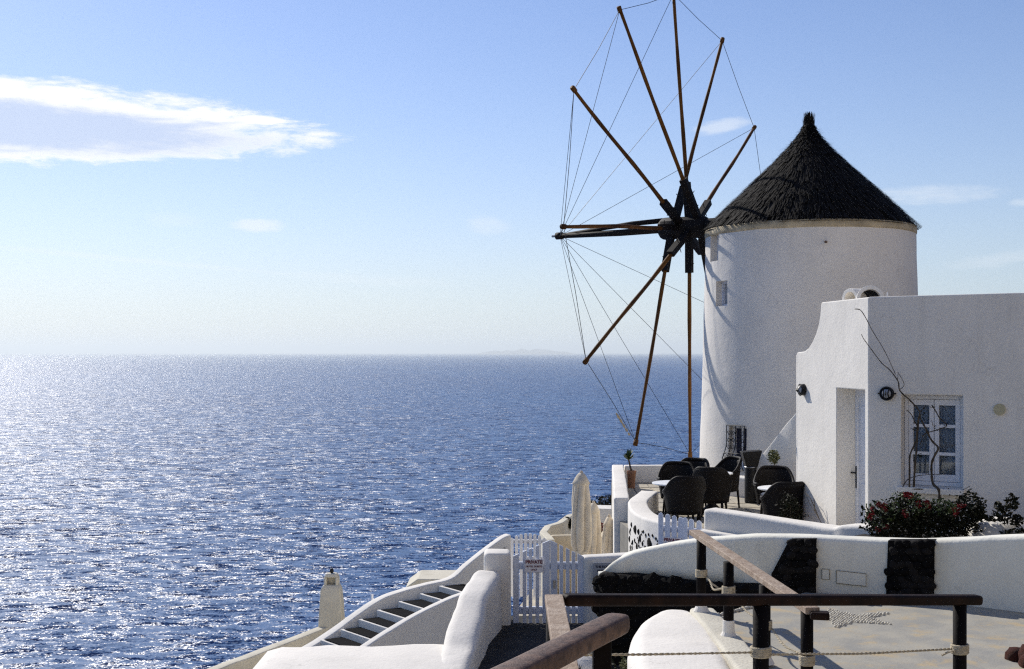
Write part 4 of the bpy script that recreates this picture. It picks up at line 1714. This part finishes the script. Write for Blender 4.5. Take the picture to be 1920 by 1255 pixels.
# ================================================================== FURNITURE
def make_chair():
    root = empty('wicker_chair', 'x', 'chair', (0, 0, 0), 0, 'dark wicker tub chairs')
    n = 34
    sh = MB()
    rows = 9
    A = R(128)
    for i in range(n + 1):
        a = -A + 2 * A * i / n            # 0 is the back, at -y
        f = abs(a) / A
        top = 0.86 - 0.24 * (0.5 - 0.5 * math.cos(math.pi * min(1, max(0, (f - 0.25) / 0.55))))
        for j in range(rows + 1):
            t = j / rows
            z = 0.30 + (top - 0.30) * t
            r_ = 0.27 + 0.065 * t ** 1.2 + (0.02 if t > 0.95 else 0)
            bx = 1.0 + 0.06 * f
            sh.v.append((r_ * math.sin(a) * bx, -r_ * math.cos(a) * 1.02, z))
    for i in range(n):
        for j in range(rows):
            a = i * (rows + 1) + j
            sh.f.append((a, a + 1, a + rows + 2, a + rows + 1))
    s = sh.build('backrest', 'wicker', root, smooth=True)
    so = s.modifiers.new('thick', 'SOLIDIFY')
    so.thickness = 0.035
    # rolled rim
    pts = []
    for i in range(n + 1):
        a = -A + 2 * A * i / n
        f = abs(a) / A
        top = 0.86 - 0.24 * (0.5 - 0.5 * math.cos(math.pi * min(1, max(0, (f - 0.25) / 0.55))))
        pts.append((0.352 * math.sin(a) * (1 + 0.06 * f), -0.352 * math.cos(a) * 1.02, top))
    MB().tube(pts, 0.028, 8).build('rim', 'wicker', root, smooth=True)
    MB().lathe([(0.24, 0.28), (0.285, 0.30), (0.30, 0.36), (0.285, 0.40)], (0, 0.02, 0), 24).build('seat', 'wicker', root, smooth=True)
    MB().lathe([(0.24, 0.402), (0.265, 0.42), (0.265, 0.45), (0.22, 0.47)], (0, 0.03, 0), 24).build('cushion', 'cushion', root, smooth=True)
    for sx, sy in ((-1, -1), (1, -1), (1, 1), (-1, 1)):
        MB().tube([(sx * 0.25, sy * 0.22, 0), (sx * 0.22, sy * 0.20, 0.32)], [0.018, 0.026], 8).build('leg', 'wicker', root, smooth=True)
    return root


chairs = [
    (2.62, 17.85, 0.15, 'dark wicker tub chair nearest the picket gate, seen from behind'),
    (2.76, 19.65, 2.9, 'dark wicker tub chair at the left, behind the one nearest the gate'),
    (3.10, 20.35, 2.6, 'dark wicker tub chair in the middle of the left group, mostly hidden'),
    (3.74, 20.75, 2.0, 'dark wicker tub chair by the windmill grille, with one sunlit arm'),
    (3.28, 19.2, -0.35, 'dark wicker tub chair right of the one nearest the gate, back to viewer'),
    (4.22, 18.9, 2.9, 'brown wicker tub chair behind the front chair beside the house wall'),
    (3.94, 17.05, 0.2, 'dark wicker tub chair in front beside the house wall, seen from behind'),
]
proto = make_chair()
for i, (x, y, rz, lab) in enumerate(chairs):
    o = proto if i == 0 else copy_tree(proto)
    o.location = (x, y, TZ + 0.015)
    o.rotation_euler = (0, 0, rz)
    o.scale = (0.84, 0.84, 1.0)
    o['label'] = lab


def make_table():
    root = empty('cafe_table', 'x', 'table', (0, 0, 0), 0, 'round white-topped terrace tables')
    MB().lathe([(0.33, 0.655), (0.35, 0.665), (0.35, 0.68), (0.33, 0.685)], (0, 0, 0), 32).build('table_top', 'table_white', root)
    MB().lathe([(0.20, 0.0), (0.19, 0.03), (0.07, 0.14), (0.055, 0.3), (0.06, 0.50), (0.12, 0.655)], (0, 0, 0), 16).build('pedestal', 'wicker', root, smooth=True)
    return root


tp = make_table()
for i, (x, y, lab) in enumerate(((2.56, 18.5, 'round white table between the left wicker chairs, only its rim showing'),
                                 (3.42, 20.05, 'round white table before the windmill grille, its top catching the sun'),
                                 (4.08, 17.8, 'round white table between the two wicker chairs beside the house'))):
    o = tp if i == 0 else copy_tree(tp)
    o.location = (x, y, TZ + 0.015)
    o['label'] = lab


def pedestal():
    y = 21.35
    k = y / F
    b = P(1408, 0, y)
    root = empty('pedestal_planter', 'tall black cylinder with flared square top and pale ring beside the ledge', 'planter', (b.x, b.y, TZ + 0.012))
    h = 0.66
    MB().lathe([(0.11, 0), (0.115, 0.02), (0.115, h - 0.02), (0.11, h)], (0, 0, 0), 20).build('column', 'iron', root, bevel=0.004)
    MB().lathe([(0.118, h - 0.02), (0.124, h - 0.01), (0.118, h + 0.005)], (0, 0, 0), 20).build('ring', 'steel', root, smooth=True)
    mb = MB()
    mb.add([(-0.10, -0.10, h), (0.10, -0.10, h), (0.10, 0.10, h), (-0.10, 0.10, h), (-0.18, -0.14, h + 0.27), (0.18, -0.14, h + 0.30), (0.18, 0.14, h + 0.30), (-0.18, 0.14, h + 0.27)],
           [(3, 2, 1, 0), (4, 5, 6, 7), (0, 1, 5, 4), (1, 2, 6, 5), (2, 3, 7, 6), (3, 0, 4, 7)])
    mb.build('flared_top', 'iron', root, bevel=0.006)


pedestal()


# ================================================================== PLANTS
def pot(root, r, h, z=0.0, m='terracotta'):
    MB().lathe([(r * 0.68, z), (r * 0.72, z + 0.01), (r * 0.92, z + h * 0.82), (r, z + h * 0.82), (r * 1.03, z + h), (r * 0.86, z + h), (r * 0.84, z + h * 0.9)], (0, 0, 0), 20).build('pot', m, root, smooth=False)


def agave():
    y = 23.7
    b = P(1184, 0, y)
    root = empty('potted_palm', 'small green rosette plant in a terracotta pot at the terrace corner by the sea', 'plant', (b.x, b.y, TZ))
    pot(root, 0.095, 0.36)
    k = y / F
    z0 = 0.34
    lean = Vector((-0.06, 0, 0))
    MB().tube([(0, 0, z0), (-0.03, 0, z0 + 0.12), (-0.06, 0, z0 + 0.26)], [0.022, 0.018, 0.016], 7).build('stem', 'bark', root)
    rnd = random.Random(4)
    for i in range(22):
        a = i * 2.4
        el = rnd.uniform(0.15, 1.35)
        L = rnd.uniform(0.17, 0.27)
        d = Vector((math.cos(a) * math.cos(el), math.sin(a) * math.cos(el), math.sin(el)))
        s = d.cross(UP).normalized()
        p = Vector((-0.06, 0, z0 + 0.24))
        mb = MB()
        w = 0.035
        mb.add([p - s * w * 0.5, p + s * w * 0.5, p + d * L * 0.6 + s * w, p + d * L * 0.6 - s * w, p + d * L * 1.0 - Vector((0, 0, 0.02))], [(0, 1, 2, 3), (3, 2, 4)])
        mb.build('leaf', 'leaf', root)


agave()


def topiary():
    y = 20.2
    b = P(1453, 0, y)
    root = empty('potted_tree', 'little ball-headed tree rising behind the wicker chair near the house', 'plant', (b.x, b.y, TZ + 0.012))
    pot(root, 0.15, 0.30)
    zt = P(0, 860, y).z - TZ
    MB().tube([(0.03, 0, 0.28), (0.0, 0, zt * 0.7), (-0.02, 0, zt)], [0.016, 0.012, 0.009], 7).build('trunk', 'bark', root, smooth=True)
    cr = MB()
    leaf_cloud(cr, (-0.02, 0, zt + 0.02), (0.10, 0.10, 0.12), 420, 0.026, 0.2, rnd=random.Random(1))
    leaf_cloud(cr, (0.0, 0, 0.42), (0.16, 0.12, 0.10), 120, 0.025, 0.2, rnd=random.Random(2))
    cr.build('crown', 'leaf_olive', root)


topiary()


def potted_shrub():
    b = P(1483, 0, 16.5)
    root = empty('potted_shrub', 'thin dark shrub in a shallow terracotta pot at the corner of the house wall', 'plant', (b.x, b.y, TZ + 0.012))
    MB().lathe([(0.20, 0), (0.24, 0.02), (0.26, 0.12), (0.27, 0.14), (0.24, 0.14), (0.22, 0.12)], (0, 0, 0), 20).build('pot', 'terracotta', root)
    rnd = random.Random(8)
    for i in range(5):
        a = rnd.uniform(0, 6.28)
        MB().tube([(0.05 * math.cos(a), 0.05 * math.sin(a), 0.1), (0.06 * math.cos(a), 0.05 * math.sin(a), 0.34), (0.12 * math.cos(a), 0.1 * math.sin(a), 0.6)], [0.011, 0.009, 0.005], 6).build('stem', 'bark', root)
    cr = MB()
    leaf_cloud(cr, (-0.02, 0, 0.5), (0.16, 0.16, 0.24), 800, 0.026, 0.2, rnd=rnd)
    leaf_cloud(cr, (0.14, 0, 0.46), (0.10, 0.08, 0.06), 60, 0.022, 0.2, rnd=rnd)
    cr.build('crown', 'leaf_dark', root)


potted_shrub()


def bed_shrubs():
    # planting box behind the path wall
    root = empty('flower_shrub', 'dark leafy shrub with red blossoms under the house window', 'shrub', P(1705, 1000, 13.0))
    c0 = P(1705, 1000, 13.0)
    rnd = random.Random(21)
    st = MB()
    for i in range(7):
        x = -0.4 + 0.13 * i
        st.tube([(x * 0.6, 0, -0.5), (x, rnd.uniform(-0.1, 0.1), 0.1), (x * 1.2, 0, 0.3)], [0.018, 0.014, 0.006], 6)
    st.build('stem', 'bark', root)
    cr = MB()
    for px, py, rx, rz, n in ((1650, 978, 0.17, 0.20, 900), (1700, 960, 0.24, 0.20, 1300), (1690, 985, 0.3, 0.16, 1000), (1755, 972, 0.24, 0.17, 1100), (1800, 970, 0.22, 0.20, 1000),
                              (1820, 945, 0.12, 0.16, 450), (1750, 990, 0.4, 0.14, 900)):
        leaf_cloud(cr, P(px, py, 13.0) - c0, (rx, 0.28, rz), n, 0.027, 0.25, rnd=rnd)
    cr.build('foliage', 'leaf_dark', root)
    lt = MB()
    for px, py, rx, rz, n in ((1650, 965, 0.15, 0.15, 160), (1700, 945, 0.2, 0.12, 260), (1765, 950, 0.14, 0.08, 260)):
        leaf_cloud(lt, P(px, py, 12.88) - c0, (rx, 0.25, rz), n, 0.024, 0.6, rnd=rnd)
    lt.build('young_leaves', 'leaf', root)
    for i in range(26):
        px, py = rnd.choice(((1632, 972), (1640, 960), (1655, 950), (1675, 945), (1690, 962), (1720, 940), (1800, 945), (1795, 958), (1660, 985), (1640, 990), (1705, 930), (1745, 945)))
        p = P(px + rnd.uniform(-8, 8), py + rnd.uniform(-6, 6), 12.72) - c0
        fl = MB()
        leaf_cloud(fl, p, (0.03, 0.03, 0.03), 14, 0.02, 0.2, rnd=rnd)
        fl.build('blossom', 'flower', root)
    # trailing plant right
    root = empty('trailing_shrub', 'dark round-leaved plant trailing over a white mound at the right edge', 'shrub', P(1880, 1000, 12.8))
    c0 = P(1880, 1000, 12.8)
    MB().tube([P(1820, 975, 12.9) - c0, P(1845, 972, 12.85) - c0, P(1865, 978, 12.8) - c0, P(1885, 962, 12.8) - c0, P(1895, 940, 12.8) - c0], [0.012, 0.011, 0.010, 0.008, 0.005], 6).build('stem', 'bark', root)
    cr = MB()
    for px, py, rx, rz, n in ((1880, 965, 0.10, 0.09, 130), (1897, 945, 0.07, 0.10, 110), (1905, 975, 0.08, 0.06, 90), (1872, 950, 0.05, 0.05, 40), (1850, 972, 0.08, 0.03, 50), (1905, 1000, 0.14, 0.05, 160), (1830, 960, 0.12, 0.1, 160)):
        leaf_cloud(cr, P(px, py, 12.8) - c0, (rx, 0.09, rz), n, 0.032, 0.2, rnd=rnd)
    cr.build('foliage', 'leaf_dark', root)
    mb = MB()
    b = P(1878, 1012, 13.15)
    prof = [(0.42, -0.4), (0.42, -0.05), (0.38, 0.10), (0.27, 0.20), (0.12, 0.24), (0.02, 0.245)]
    mb.lathe(prof, (b.x, b.y, b.z), 28, 0.01)
    tag(mb.build('plaster_mound', 'plaster', smooth=True), 'white plastered mound below the house wall behind the trailing plant', 'planter')
    mb = MB().prism([(3.9, 13.6), (4.3, 12.2), (8.5, 9.6), (8.5, 11.6), (4.6, 14.3)], -4.0, P(0, 1003, 13).z - 0.12)
    kind(mb.build('planting_bed', 'paving_dark'), 'structure')


bed_shrubs()


def vine():
    z = lambda a, b: (1560 + a * 0.2709, 680 + b * 0.2709)
    q = lambda a, b: (1460 + a * 0.3983, 520 + b * 0.3983)
    lines = [
        ([z(745, 950), z(738, 880), z(700, 840), z(690, 780), z(690, 700), z(712, 640), z(735, 590), z(690, 540), z(650, 460), z(610, 380), z(600, 330), z(540, 262), z(470, 195), z(457, 130), z(400, 52), z(345, 5), q(440, 345), q(400, 290), q(390, 268)], 0.017, 0.004),
        ([z(535, 900), z(537, 760), z(540, 640), z(580, 545), z(592, 420), z(606, 350)], 0.012, 0.008),
        ([z(565, 880), z(575, 700), z(585, 600), z(592, 500), z(600, 400), z(608, 345), z(640, 310)], 0.013, 0.006),
        ([z(478, 895), z(500, 840), z(540, 800), z(620, 780), z(720, 775), z(830, 772)], 0.007, 0.003),
        ([z(690, 295), z(720, 340), z(745, 385), z(795, 435), z(740, 462), z(640, 495), z(622, 540), z(608, 570)], 0.007, 0.005),
        ([z(515, 328), z(545, 355), z(562, 385), z(588, 440)], 0.005, 0.006),
        ([z(480, 878), z(600, 876), z(720, 882), z(800, 880), z(890, 886), z(955, 855)], 0.009, 0.003),
        ([z(805, 870), z(815, 920)], 0.008, 0.008),
        ([q(560, 482), q(562, 455)], 0.004, 0.003),
        ([q(550, 458), q(500, 350), q(440, 250), q(412, 195), q(385, 155), q(358, 150)], 0.0035, 0.006),
        ([z(465, 190), z(500, 150), z(455, 65)], 0.004, 0.003),
        ([z(565, 690), z(560, 640)], 0.004, 0.003), ([z(700, 440), z(690, 400)], 0.004, 0.003),
    ]
    b = on_plane(1740, 940, HA, WN, 0.10)
    root = empty('bare_vine', 'leafless climbing vine twisting up in front of the house window', 'vine', b)
    for pts, r0, r1 in lines:
        p3 = []
        for i, (px, py) in enumerate(pts):
            over = px < 1628
            off = 0.10 + 0.03 * math.sin(i * 1.7)
            if over:      # passes the corner: stays clear of the door wall
                p = on_plane(px, py, HA, WN, 0.13)
            else:
                p = on_plane(px, py, HA, WN, off)
            p3.append(p - b)
        cv = catmull(p3, 4)
        rs = [(r0 + (r1 - r0) * i / (len(cv) - 1)) * (1 + 0.15 * math.sin(i * 1.9)) for i in range(len(cv))]
        MB().tube(cv, rs, 6).build('branch', 'bark', root, smooth=True)
    rnd = random.Random(6)
    for px, py in (z(630, 320), z(625, 350), z(795, 435), z(700, 300), z(725, 455), z(570, 460), z(610, 640)):
        lf = MB()
        leaf_cloud(lf, on_plane(px, py, HA, WN, 0.12) - b, (0.03, 0.03, 0.03), 7, 0.018, 0.2, rnd=rnd)
        lf.build('leaf_tuft', 'leaf_dark', root)
    # twig by the door wall
    root = empty('bare_twig', 'thin bare twig leaning on the sunlit wall beside the potted shrub', 'plant', on_plane(1545, 985, HA, DN, 0.08))
    b = on_plane(1545, 985, HA, DN, 0.08)
    for pts in ([(1545, 990), (1530, 962), (1518, 945), (1509, 922)], [(1535, 970), (1520, 935), (1512, 926)], [(1528, 958), (1526, 935)]):
        cv = [on_plane(px, py, HA, DN, 0.10) - b for px, py in pts]
        MB().tube(cv, [0.007, 0.006, 0.004, 0.002][:len(cv)], 5).build('branch', 'bark', root)


vine()


def lower_plants():
    rnd = random.Random(31)
    c0 = P(1121, 990, 25.5)
    root = empty('bougainvillea', 'dark red flowering bush beside the cream wall of the lower terrace', 'shrub', Vector((c0.x, c0.y, LZ)))
    o = Vector((c0.x, c0.y, LZ))
    MB().tube([(0, 0, 0), (0.02, 0, 0.5), (0, 0, 0.9)], [0.03, 0.025, 0.015], 7).build('stem', 'bark', root)
    cr = MB()
    leaf_cloud(cr, P(1122, 993, 25.5) - o, (0.16, 0.2, 0.15), 420, 0.04, 0.2, rnd=rnd)
    leaf_cloud(cr, P(1113, 985, 25.5) - o, (0.10, 0.15, 0.13), 200, 0.04, 0.2, rnd=rnd)
    cr.build('foliage', 'flower_deep', root)
    for i, (px, py, y, rx, rz, n, lab) in enumerate(((1062, 982, 26.6, 0.17, 0.13, 350, 'dark little bush inside the many-sided parapet left of the parasols'),
                                                    (1138, 944, 31.0, 0.30, 0.20, 600, 'larger dark bush on the skyline against the white terrace corner'),
                                                    (1106, 945, 31.5, 0.22, 0.09, 300, 'low dark bush on the skyline just right of the tall parasol'))):
        c = P(px, py, y)
        root = empty('dark_bush', lab, 'bush', c - Vector((0, 0, 1.0)))
        MB().tube([(0, 0, -0.6), (0.03, 0, 0.6), (0, 0, 1.0)], [0.05, 0.04, 0.02], 7).build('stem', 'bark', root)
        cr = MB()
        leaf_cloud(cr, (0, 0, 1.0), (rx, rx, rz), n, 0.045, 0.2, rnd=rnd)
        cr.build('foliage', 'leaf_dark', root)
    # plants and whitewashed stones beside the landing, below the railing
    root = empty('spiky_shrub', 'dark spiky shrub growing between the railing posts and the white vault', 'shrub', (0.66, 9.3, -3.1))
    st = MB()
    for i in range(6):
        st.tube([(0.03 * i - 0.1, 0, 0), (0.06 * i - 0.2, 0.05, 0.4)], [0.014, 0.006], 5)
    st.build('stem', 'bark', root)
    cr = MB()
    for i in range(260):
        a = rnd.uniform(0, 6.28)
        el = rnd.uniform(0.1, 1.3)
        d = Vector((math.cos(a) * math.cos(el), math.sin(a) * math.cos(el), math.sin(el)))
        p = Vector((rnd.uniform(-0.38, 0.16), rnd.uniform(-0.3, 0.3), rnd.uniform(0.0, 0.5)))
        s = d.cross(UP).normalized() * 0.014
        L = rnd.uniform(0.10, 0.2)
        cr.add([p - s, p + s, p + d * L], [(0, 1, 2)])
    leaf_cloud(cr, (0.12, 0, 0.45), (0.10, 0.15, 0.2), 300, 0.025, 0.2, rnd=rnd)
    cr.build('foliage', 'leaf_dark', root)
    lt = MB()
    leaf_cloud(lt, (0.24, 0.1, 0.60), (0.04, 0.05, 0.07), 70, 0.02, 0.2, rnd=rnd)
    lt.build('young_leaves', 'leaf_olive', root)
    meshes = [stone_mesh(60 + i, 'plaster', 2) for i in range(3)]
    for i, (x, y, s, lab) in enumerate(((0.45, 10.6, 0.17, 'whitewashed boulder under the dark rail, left of the others'), (0.63, 11.0, 0.20, 'whitewashed boulder under the dark rail, in the middle'),
                                        (0.30, 9.3, 0.22, 'large whitewashed stone seen low between plank rail and post'))):
        o = inst('boulder', meshes[i], (x, y, -2.98), (0.2 * i, 0.3, i), (s * 1.1, s, s * 1.0))
        tag(o, lab, 'stone', 'whitewashed boulders')


lower_plants()


# ================================================================== PEBBLE STAR
def star():
    out = [(1524, 1158), (1556, 1155), (1553, 1143), (1608, 1155), (1650, 1150), (1671, 1151), (1632, 1160), (1672, 1172), (1602, 1168), (1567, 1179), (1558, 1164), (1524, 1161)]
    poly = [G(px, py, PZ) for px, py in out]
    rnd = random.Random(12)

    def inside(x, y):
        c = False
        for i in range(len(poly)):
            a, b = poly[i], poly[i - 1]
            if (a.y > y) != (b.y > y) and x < (b.x - a.x) * (y - a.y) / (b.y - a.y) + a.x:
                c = not c
        return c
    x0, x1 = min(p.x for p in poly), max(p.x for p in poly)
    y0, y1 = min(p.y for p in poly), max(p.y for p in poly)
    mb = MB()
    s = 0.024
    y = y0
    r_ = 0
    while y < y1:
        x = x0 + (r_ % 2) * s * 0.6
        while x < x1:
            if inside(x, y):
                c = Vector((x + rnd.uniform(-.004, .004), y + rnd.uniform(-.004, .004), PZ))
                a = rnd.uniform(0, 3.1)
                l_, w_, h_ = s * rnd.uniform(0.42, 0.6), s * rnd.uniform(0.32, 0.45), 0.012 + rnd.uniform(0, 0.006)
                vs = []
                for zz, k in ((0.0, 1.0), (h_ * 0.6, 0.95), (h_, 0.5)):
                    for q in range(6):
                        t = q * math.pi / 3
                        px, py = l_ * k * math.cos(t), w_ * k * math.sin(t)
                        vs.append(c + Vector((px * math.cos(a) - py * math.sin(a), px * math.sin(a) + py * math.cos(a), zz)))
                fs = [(i * 6 + q, i * 6 + (q + 1) % 6, i * 6 + 6 + (q + 1) % 6, i * 6 + 6 + q) for i in range(2) for q in range(6)]
                fs.append(tuple(range(12, 18)))
                mb.add(vs, fs)
            x += s * 1.12
        y += s * 0.95
        r_ += 1
    o = mb.build('pebble_star', 'pebble', smooth=True)
    o['label'] = 'star of white pebbles set into the path'
    kind(o, 'stuff')
    # row of pebbles along the back edge of the path
    mb = MB()
    a, b = Vector((1.74, 10.0, PZ)), Vector((2.14, 10.36, PZ))
    for k in range(26):
        c = a.lerp(b, k / 25)
        mb.lathe([(0.016, 0), (0.018, 0.008), (0.012, 0.02), (0.003, 0.024)], c + Vector((rnd.uniform(-.01, .01), rnd.uniform(-.01, .01), 0)), 6)
    o = mb.build('pebble_edging', 'pebble', smooth=True)
    o['label'] = 'row of white pebbles edging the back of the path'
    kind(o, 'stuff')


star()


# ================================================================== RAILINGS
def coil(c, r, h, parent, turns=5, th=0.010):
    mb = MB()
    n = 14
    pts = []
    c = Vector(c)
    for k in range(turns * n + 1):
        a = 2 * math.pi * k / n
        pts.append(c + Vector(((r + th * 0.7) * math.cos(a), (r + th * 0.7) * math.sin(a), -h / 2 + h * k / (turns * n))))
    mb.tube(pts, th, 5)
    return mb.build('rope_lashing', 'rope', parent, smooth=True)


def twisted(pts, r, parent, name='rope'):
    """two-strand rope along a polyline"""
    pts = catmull(pts, 24)
    mb = MB()
    for s in (0, 1):
        out = []
        acc = 0.0
        for i, p in enumerate(pts):
            d = (pts[min(i + 1, len(pts) - 1)] - pts[max(i - 1, 0)]).normalized()
            x = d.cross(UP).normalized()
            y = x.cross(d)
            a = acc * 2 * math.pi / (r * 9) + s * math.pi
            out.append(p + (x * math.cos(a) + y * math.sin(a)) * r * 0.5)
            if i + 1 < len(pts):
                acc += (pts[i + 1] - p).length
        mb.tube(out, r * 0.62, 5)
    return mb.build(name, 'rope', parent, smooth=True)


def resample(pts, step):
    pts = [Vector(p) for p in pts]
    out = []
    for a, b in zip(pts[:-1], pts[1:]):
        k = max(1, int((b - a).length / step))
        out += [a.lerp(b, i / k) for i in range(k)]
    return out + [pts[-1]]


def railings():
    # A: dark horizontal rail with two posts
    a, b = P(1056, 1125, 6.3), P(1836, 1125, 7.6)
    root = empty('railing', 'dark round-ended wooden rail crossing the foreground on two posts', 'railing', (P(1425, 0, 6.9).x, 6.9, PZ))
    inv = Matrix.Translation(-Vector((P(1425, 0, 6.9).x, 6.9, PZ)))

    def at(o):
        o.parent = root
        o.matrix_parent_inverse = inv
        return o
    mb = MB().beam(a, b, 0.085, 0.064)
    at(mb.build('handrail', 'rail_dark', bevel=0.022, seg=4))
    wr = []
    for px, y, w in ((1427, 6.85, 0.047), (1797, 7.55, 0.042)):
        t = (P(px, 0, y).x - a.x) / (b.x - a.x)
        c = a.lerp(b, t)
        p = MB().tube([(c.x, c.y, PZ - 0.3), (c.x, c.y, c.z - 0.03)], w, 16)
        at(p.build('post', 'post_dark', smooth=True))
        zc = P(0, 1222 if px < 1500 else 1217, c.y).z
        o = coil((c.x, c.y, zc), w, 0.055, None)
        at(o)
        wr.append(Vector((c.x, c.y, zc)))
    r1 = resample([wr[0] + Vector((0.055, -0.02, -0.012)), wr[0].lerp(wr[1], 0.5) + Vector((0, 0, -0.02)), wr[1] - Vector((0.05, 0, 0))], 0.3)
    at(twisted(r1, 0.0078, None))
    l0 = P(1060, 1229, 6.5)
    r2 = resample([l0, l0.lerp(wr[0], 0.5) + Vector((0, 0, -0.004)), wr[0] - Vector((0.055, 0.02, 0))], 0.3)
    at(twisted(r2, 0.0078, None))
    e = wr[1] + Vector((-0.05, -0.04, 0))
    at(MB().tube([e, e + Vector((-0.05, -0.01, -0.012)), e + Vector((-0.085, -0.01, -0.03))], 0.007, 5).build('rope_end', 'rope'))

    # grey plank rail coming towards the viewer from the left end
    z = -1.325
    root2 = empty('plank_rail', 'weathered pale plank rail running towards the viewer from the dark rail', 'railing', (0.22, 5.5, z))
    MB().beam((0.005, 0.82, 0), (0.01, -1.6, 0), 0.098, 0.045).build('plank', 'rail_grey', root2, bevel=0.006)
    MB().tube([(0.0, 0.72, -1.2), (0, 0.72, -0.02)], 0.04, 12).build('post', 'post_dark', root2, smooth=True)

    # C: thick brown beam, lower left
    z = -1.135
    e0, e1 = G(1158, 1150, z), G(850, 1300, z)
    root3 = empty('log_rail', 'thick brown worn wooden handrail with rounded end, lower centre', 'railing', e0)
    d = e1 - e0
    mb = MB()
    n = 14
    dn = d.normalized()
    x = dn.cross(UP).normalized()
    rings = []
    L = d.length * 1.25
    prof = [(-0.035, 0.35), (-0.028, 0.62), (-0.012, 0.86), (0.012, 0.98)] + [(t * L, 1.0) for t in (0.04, 0.1, 0.2, 0.35, 0.5, 0.65, 0.8, 1.0)]
    for s, k in prof:
        ring = []
        for q in range(20):
            a_ = 2 * math.pi * q / 20
            ca, sa = math.cos(a_), math.sin(a_)
            px = math.copysign(abs(ca) ** 0.45, ca) * 0.060 * k
            pz = math.copysign(abs(sa) ** 0.45, sa) * 0.042 * (0.5 + 0.5 * k)
            w = 1 + 0.03 * noise.noise(Vector((s * 6, ca * 2, sa * 2)))
            ring.append(dn * s + x * px * w + UP * (pz * w - 0.042))
        rings.append(ring)
    for rg in rings:
        mb.v += [tuple(v) for v in rg]
    for i in range(len(rings) - 1):
        for q in range(20):
            a_, b_ = i * 20 + q, i * 20 + (q + 1) % 20
            mb.f.append((a_, b_, b_ + 20, a_ + 20))
    mb.f.append(tuple(range(20)))
    mb.f.append(tuple(reversed(range(len(mb.v) - 20, len(mb.v)))))
    mb.build('handrail', 'rail_brown', root3, smooth=True)
    pp = P(1131, 0, 5.0) - e0
    t = d * 0.10
    MB().box((t.x - 0.012, t.y, -1.05), (0.078, 0.078, 2.0)).build('post', 'post_dark', root3, bevel=0.008)

    # B: plank rail on four posts along the kerb
    a, b = P(1302, 998, 10.35), P(1524, 1146, 7.62)
    root4 = empty('kerb_railing', 'weathered plank rail on dark posts lashed with pale rope along the kerb', 'railing', (1.65, 9.2, PZ))
    inv4 = Matrix.Translation(-Vector((1.65, 9.2, PZ)))

    def at4(o):
        o.parent = root4
        o.matrix_parent_inverse = inv4
        return o
    at4(MB().beam(a, b, 0.098, 0.045).build('plank', 'rail_grey', bevel=0.006))
    d = (b - a).normalized()
    at4(MB().beam(b + d * 0.004 - Vector((0.02, 0, 0.024)), b + Vector((0.10, -0.03, -0.024)), 0.09, 0.05).build('rail_end', 'rail_dark', bevel=0.014, seg=3))
    cw = []
    for px, y, wy in ((1315, 10.12, 1075), (1366, 9.2, 1107), (1434, 8.42, 1172), (1513, 7.72, 1238)):
        t = (y - a.y) / (b.y - a.y)
        c = a.lerp(b, t)
        xx = P(px, 0, y).x
        at4(MB().tube([(xx, y, PZ + 0.02), (xx, y, c.z - 0.018)], 0.041, 14).build('post', 'post_dark', smooth=True))
        at4(MB().lathe([(0.07, PZ + 0.02), (0.056, PZ + 0.045), (0.048, PZ + 0.06), (0.046, PZ + 0.15), (0.042, PZ + 0.153)], (xx, y, 0), 16).build('post_sleeve', 'plaster', smooth=False))
        cz = P(0, wy, y).z
        at4(coil((xx, y, cz), 0.041, 0.062, None, 6, 0.008))
        cw.append(Vector((xx, y, cz)))
    for p, q, sag in ((cw[0], cw[1], 0.07), (cw[1], cw[2], 0.03), (cw[2], cw[3], 0.03)):
        s = Vector((0.045, -0.02, -0.02))
        at4(twisted(resample([p + s, (p + q) / 2 - Vector((0, 0, sag)), q + Vector((-0.0, 0.045, 0.02))], 0.22), 0.0085, None))
    e = cw[0] + Vector((0.045, -0.03, -0.03))
    at4(MB().tube([e, e + Vector((0.04, -0.02, -0.05)), e + Vector((0.09, -0.03, -0.085))], 0.008, 5).build('rope_end', 'rope'))


railings()


def red_rocks():
    root = empty('lava_cairn', 'rust-red lava stones with white topped stone at the right edge of the path', 'stone pile', (3.77, 8.5, PZ))
    meshes = [stone_mesh(80 + i, 'lava_red', 2) for i in range(4)]
    rnd = random.Random(14)
    for i, (x, y, z, s) in enumerate(((0, 0, 0.06, 0.11), (0.16, 0.02, 0.07, 0.12), (-0.05, -0.1, 0.05, 0.09), (0.06, 0.0, 0.18, 0.10), (0.2, 0.05, 0.2, 0.10), (0.05, -0.02, 0.29, 0.07), (0.16, 0.0, 0.30, 0.08), (-0.08, 0.1, 0.04, 0.08))):
        inst('stone', meshes[i % 4], (x, y, z * 0.62), (rnd.random() * 3, rnd.random() * 3, rnd.random() * 3), (s, s, s * 0.9), root)
    inst('cap_stone', stone_mesh(95, 'plaster', 2), (0.10, 0.0, 0.235), (0, 0, 1), (0.07, 0.06, 0.05), root)


red_rocks()


# ================================================================== AIR
def haze():
    mb = MB()
    S = 131000.0
    mb.box((0, (S - 2100) / 2, 209), (2 * S, S + 2100, 622))
    o = mb.build('haze', 'plaster')
    m = bpy.data.materials.new('haze_air')
    m.use_nodes = True
    t = NT(m.node_tree)
    t.n.clear()
    out = t.add('ShaderNodeOutputMaterial')
    v = t.add('ShaderNodeVolumePrincipled')
    v.inputs['Color'].default_value = (0.90, 0.97, 1.0, 1)
    v.inputs['Density'].default_value = 3.0e-5
    v.inputs['Anisotropy'].default_value = 0.3
    t.l.new(v.outputs[0], out.inputs['Volume'])
    o.data.materials.clear()
    o.data.materials.append(m)
    kind(o, 'stuff')


haze()
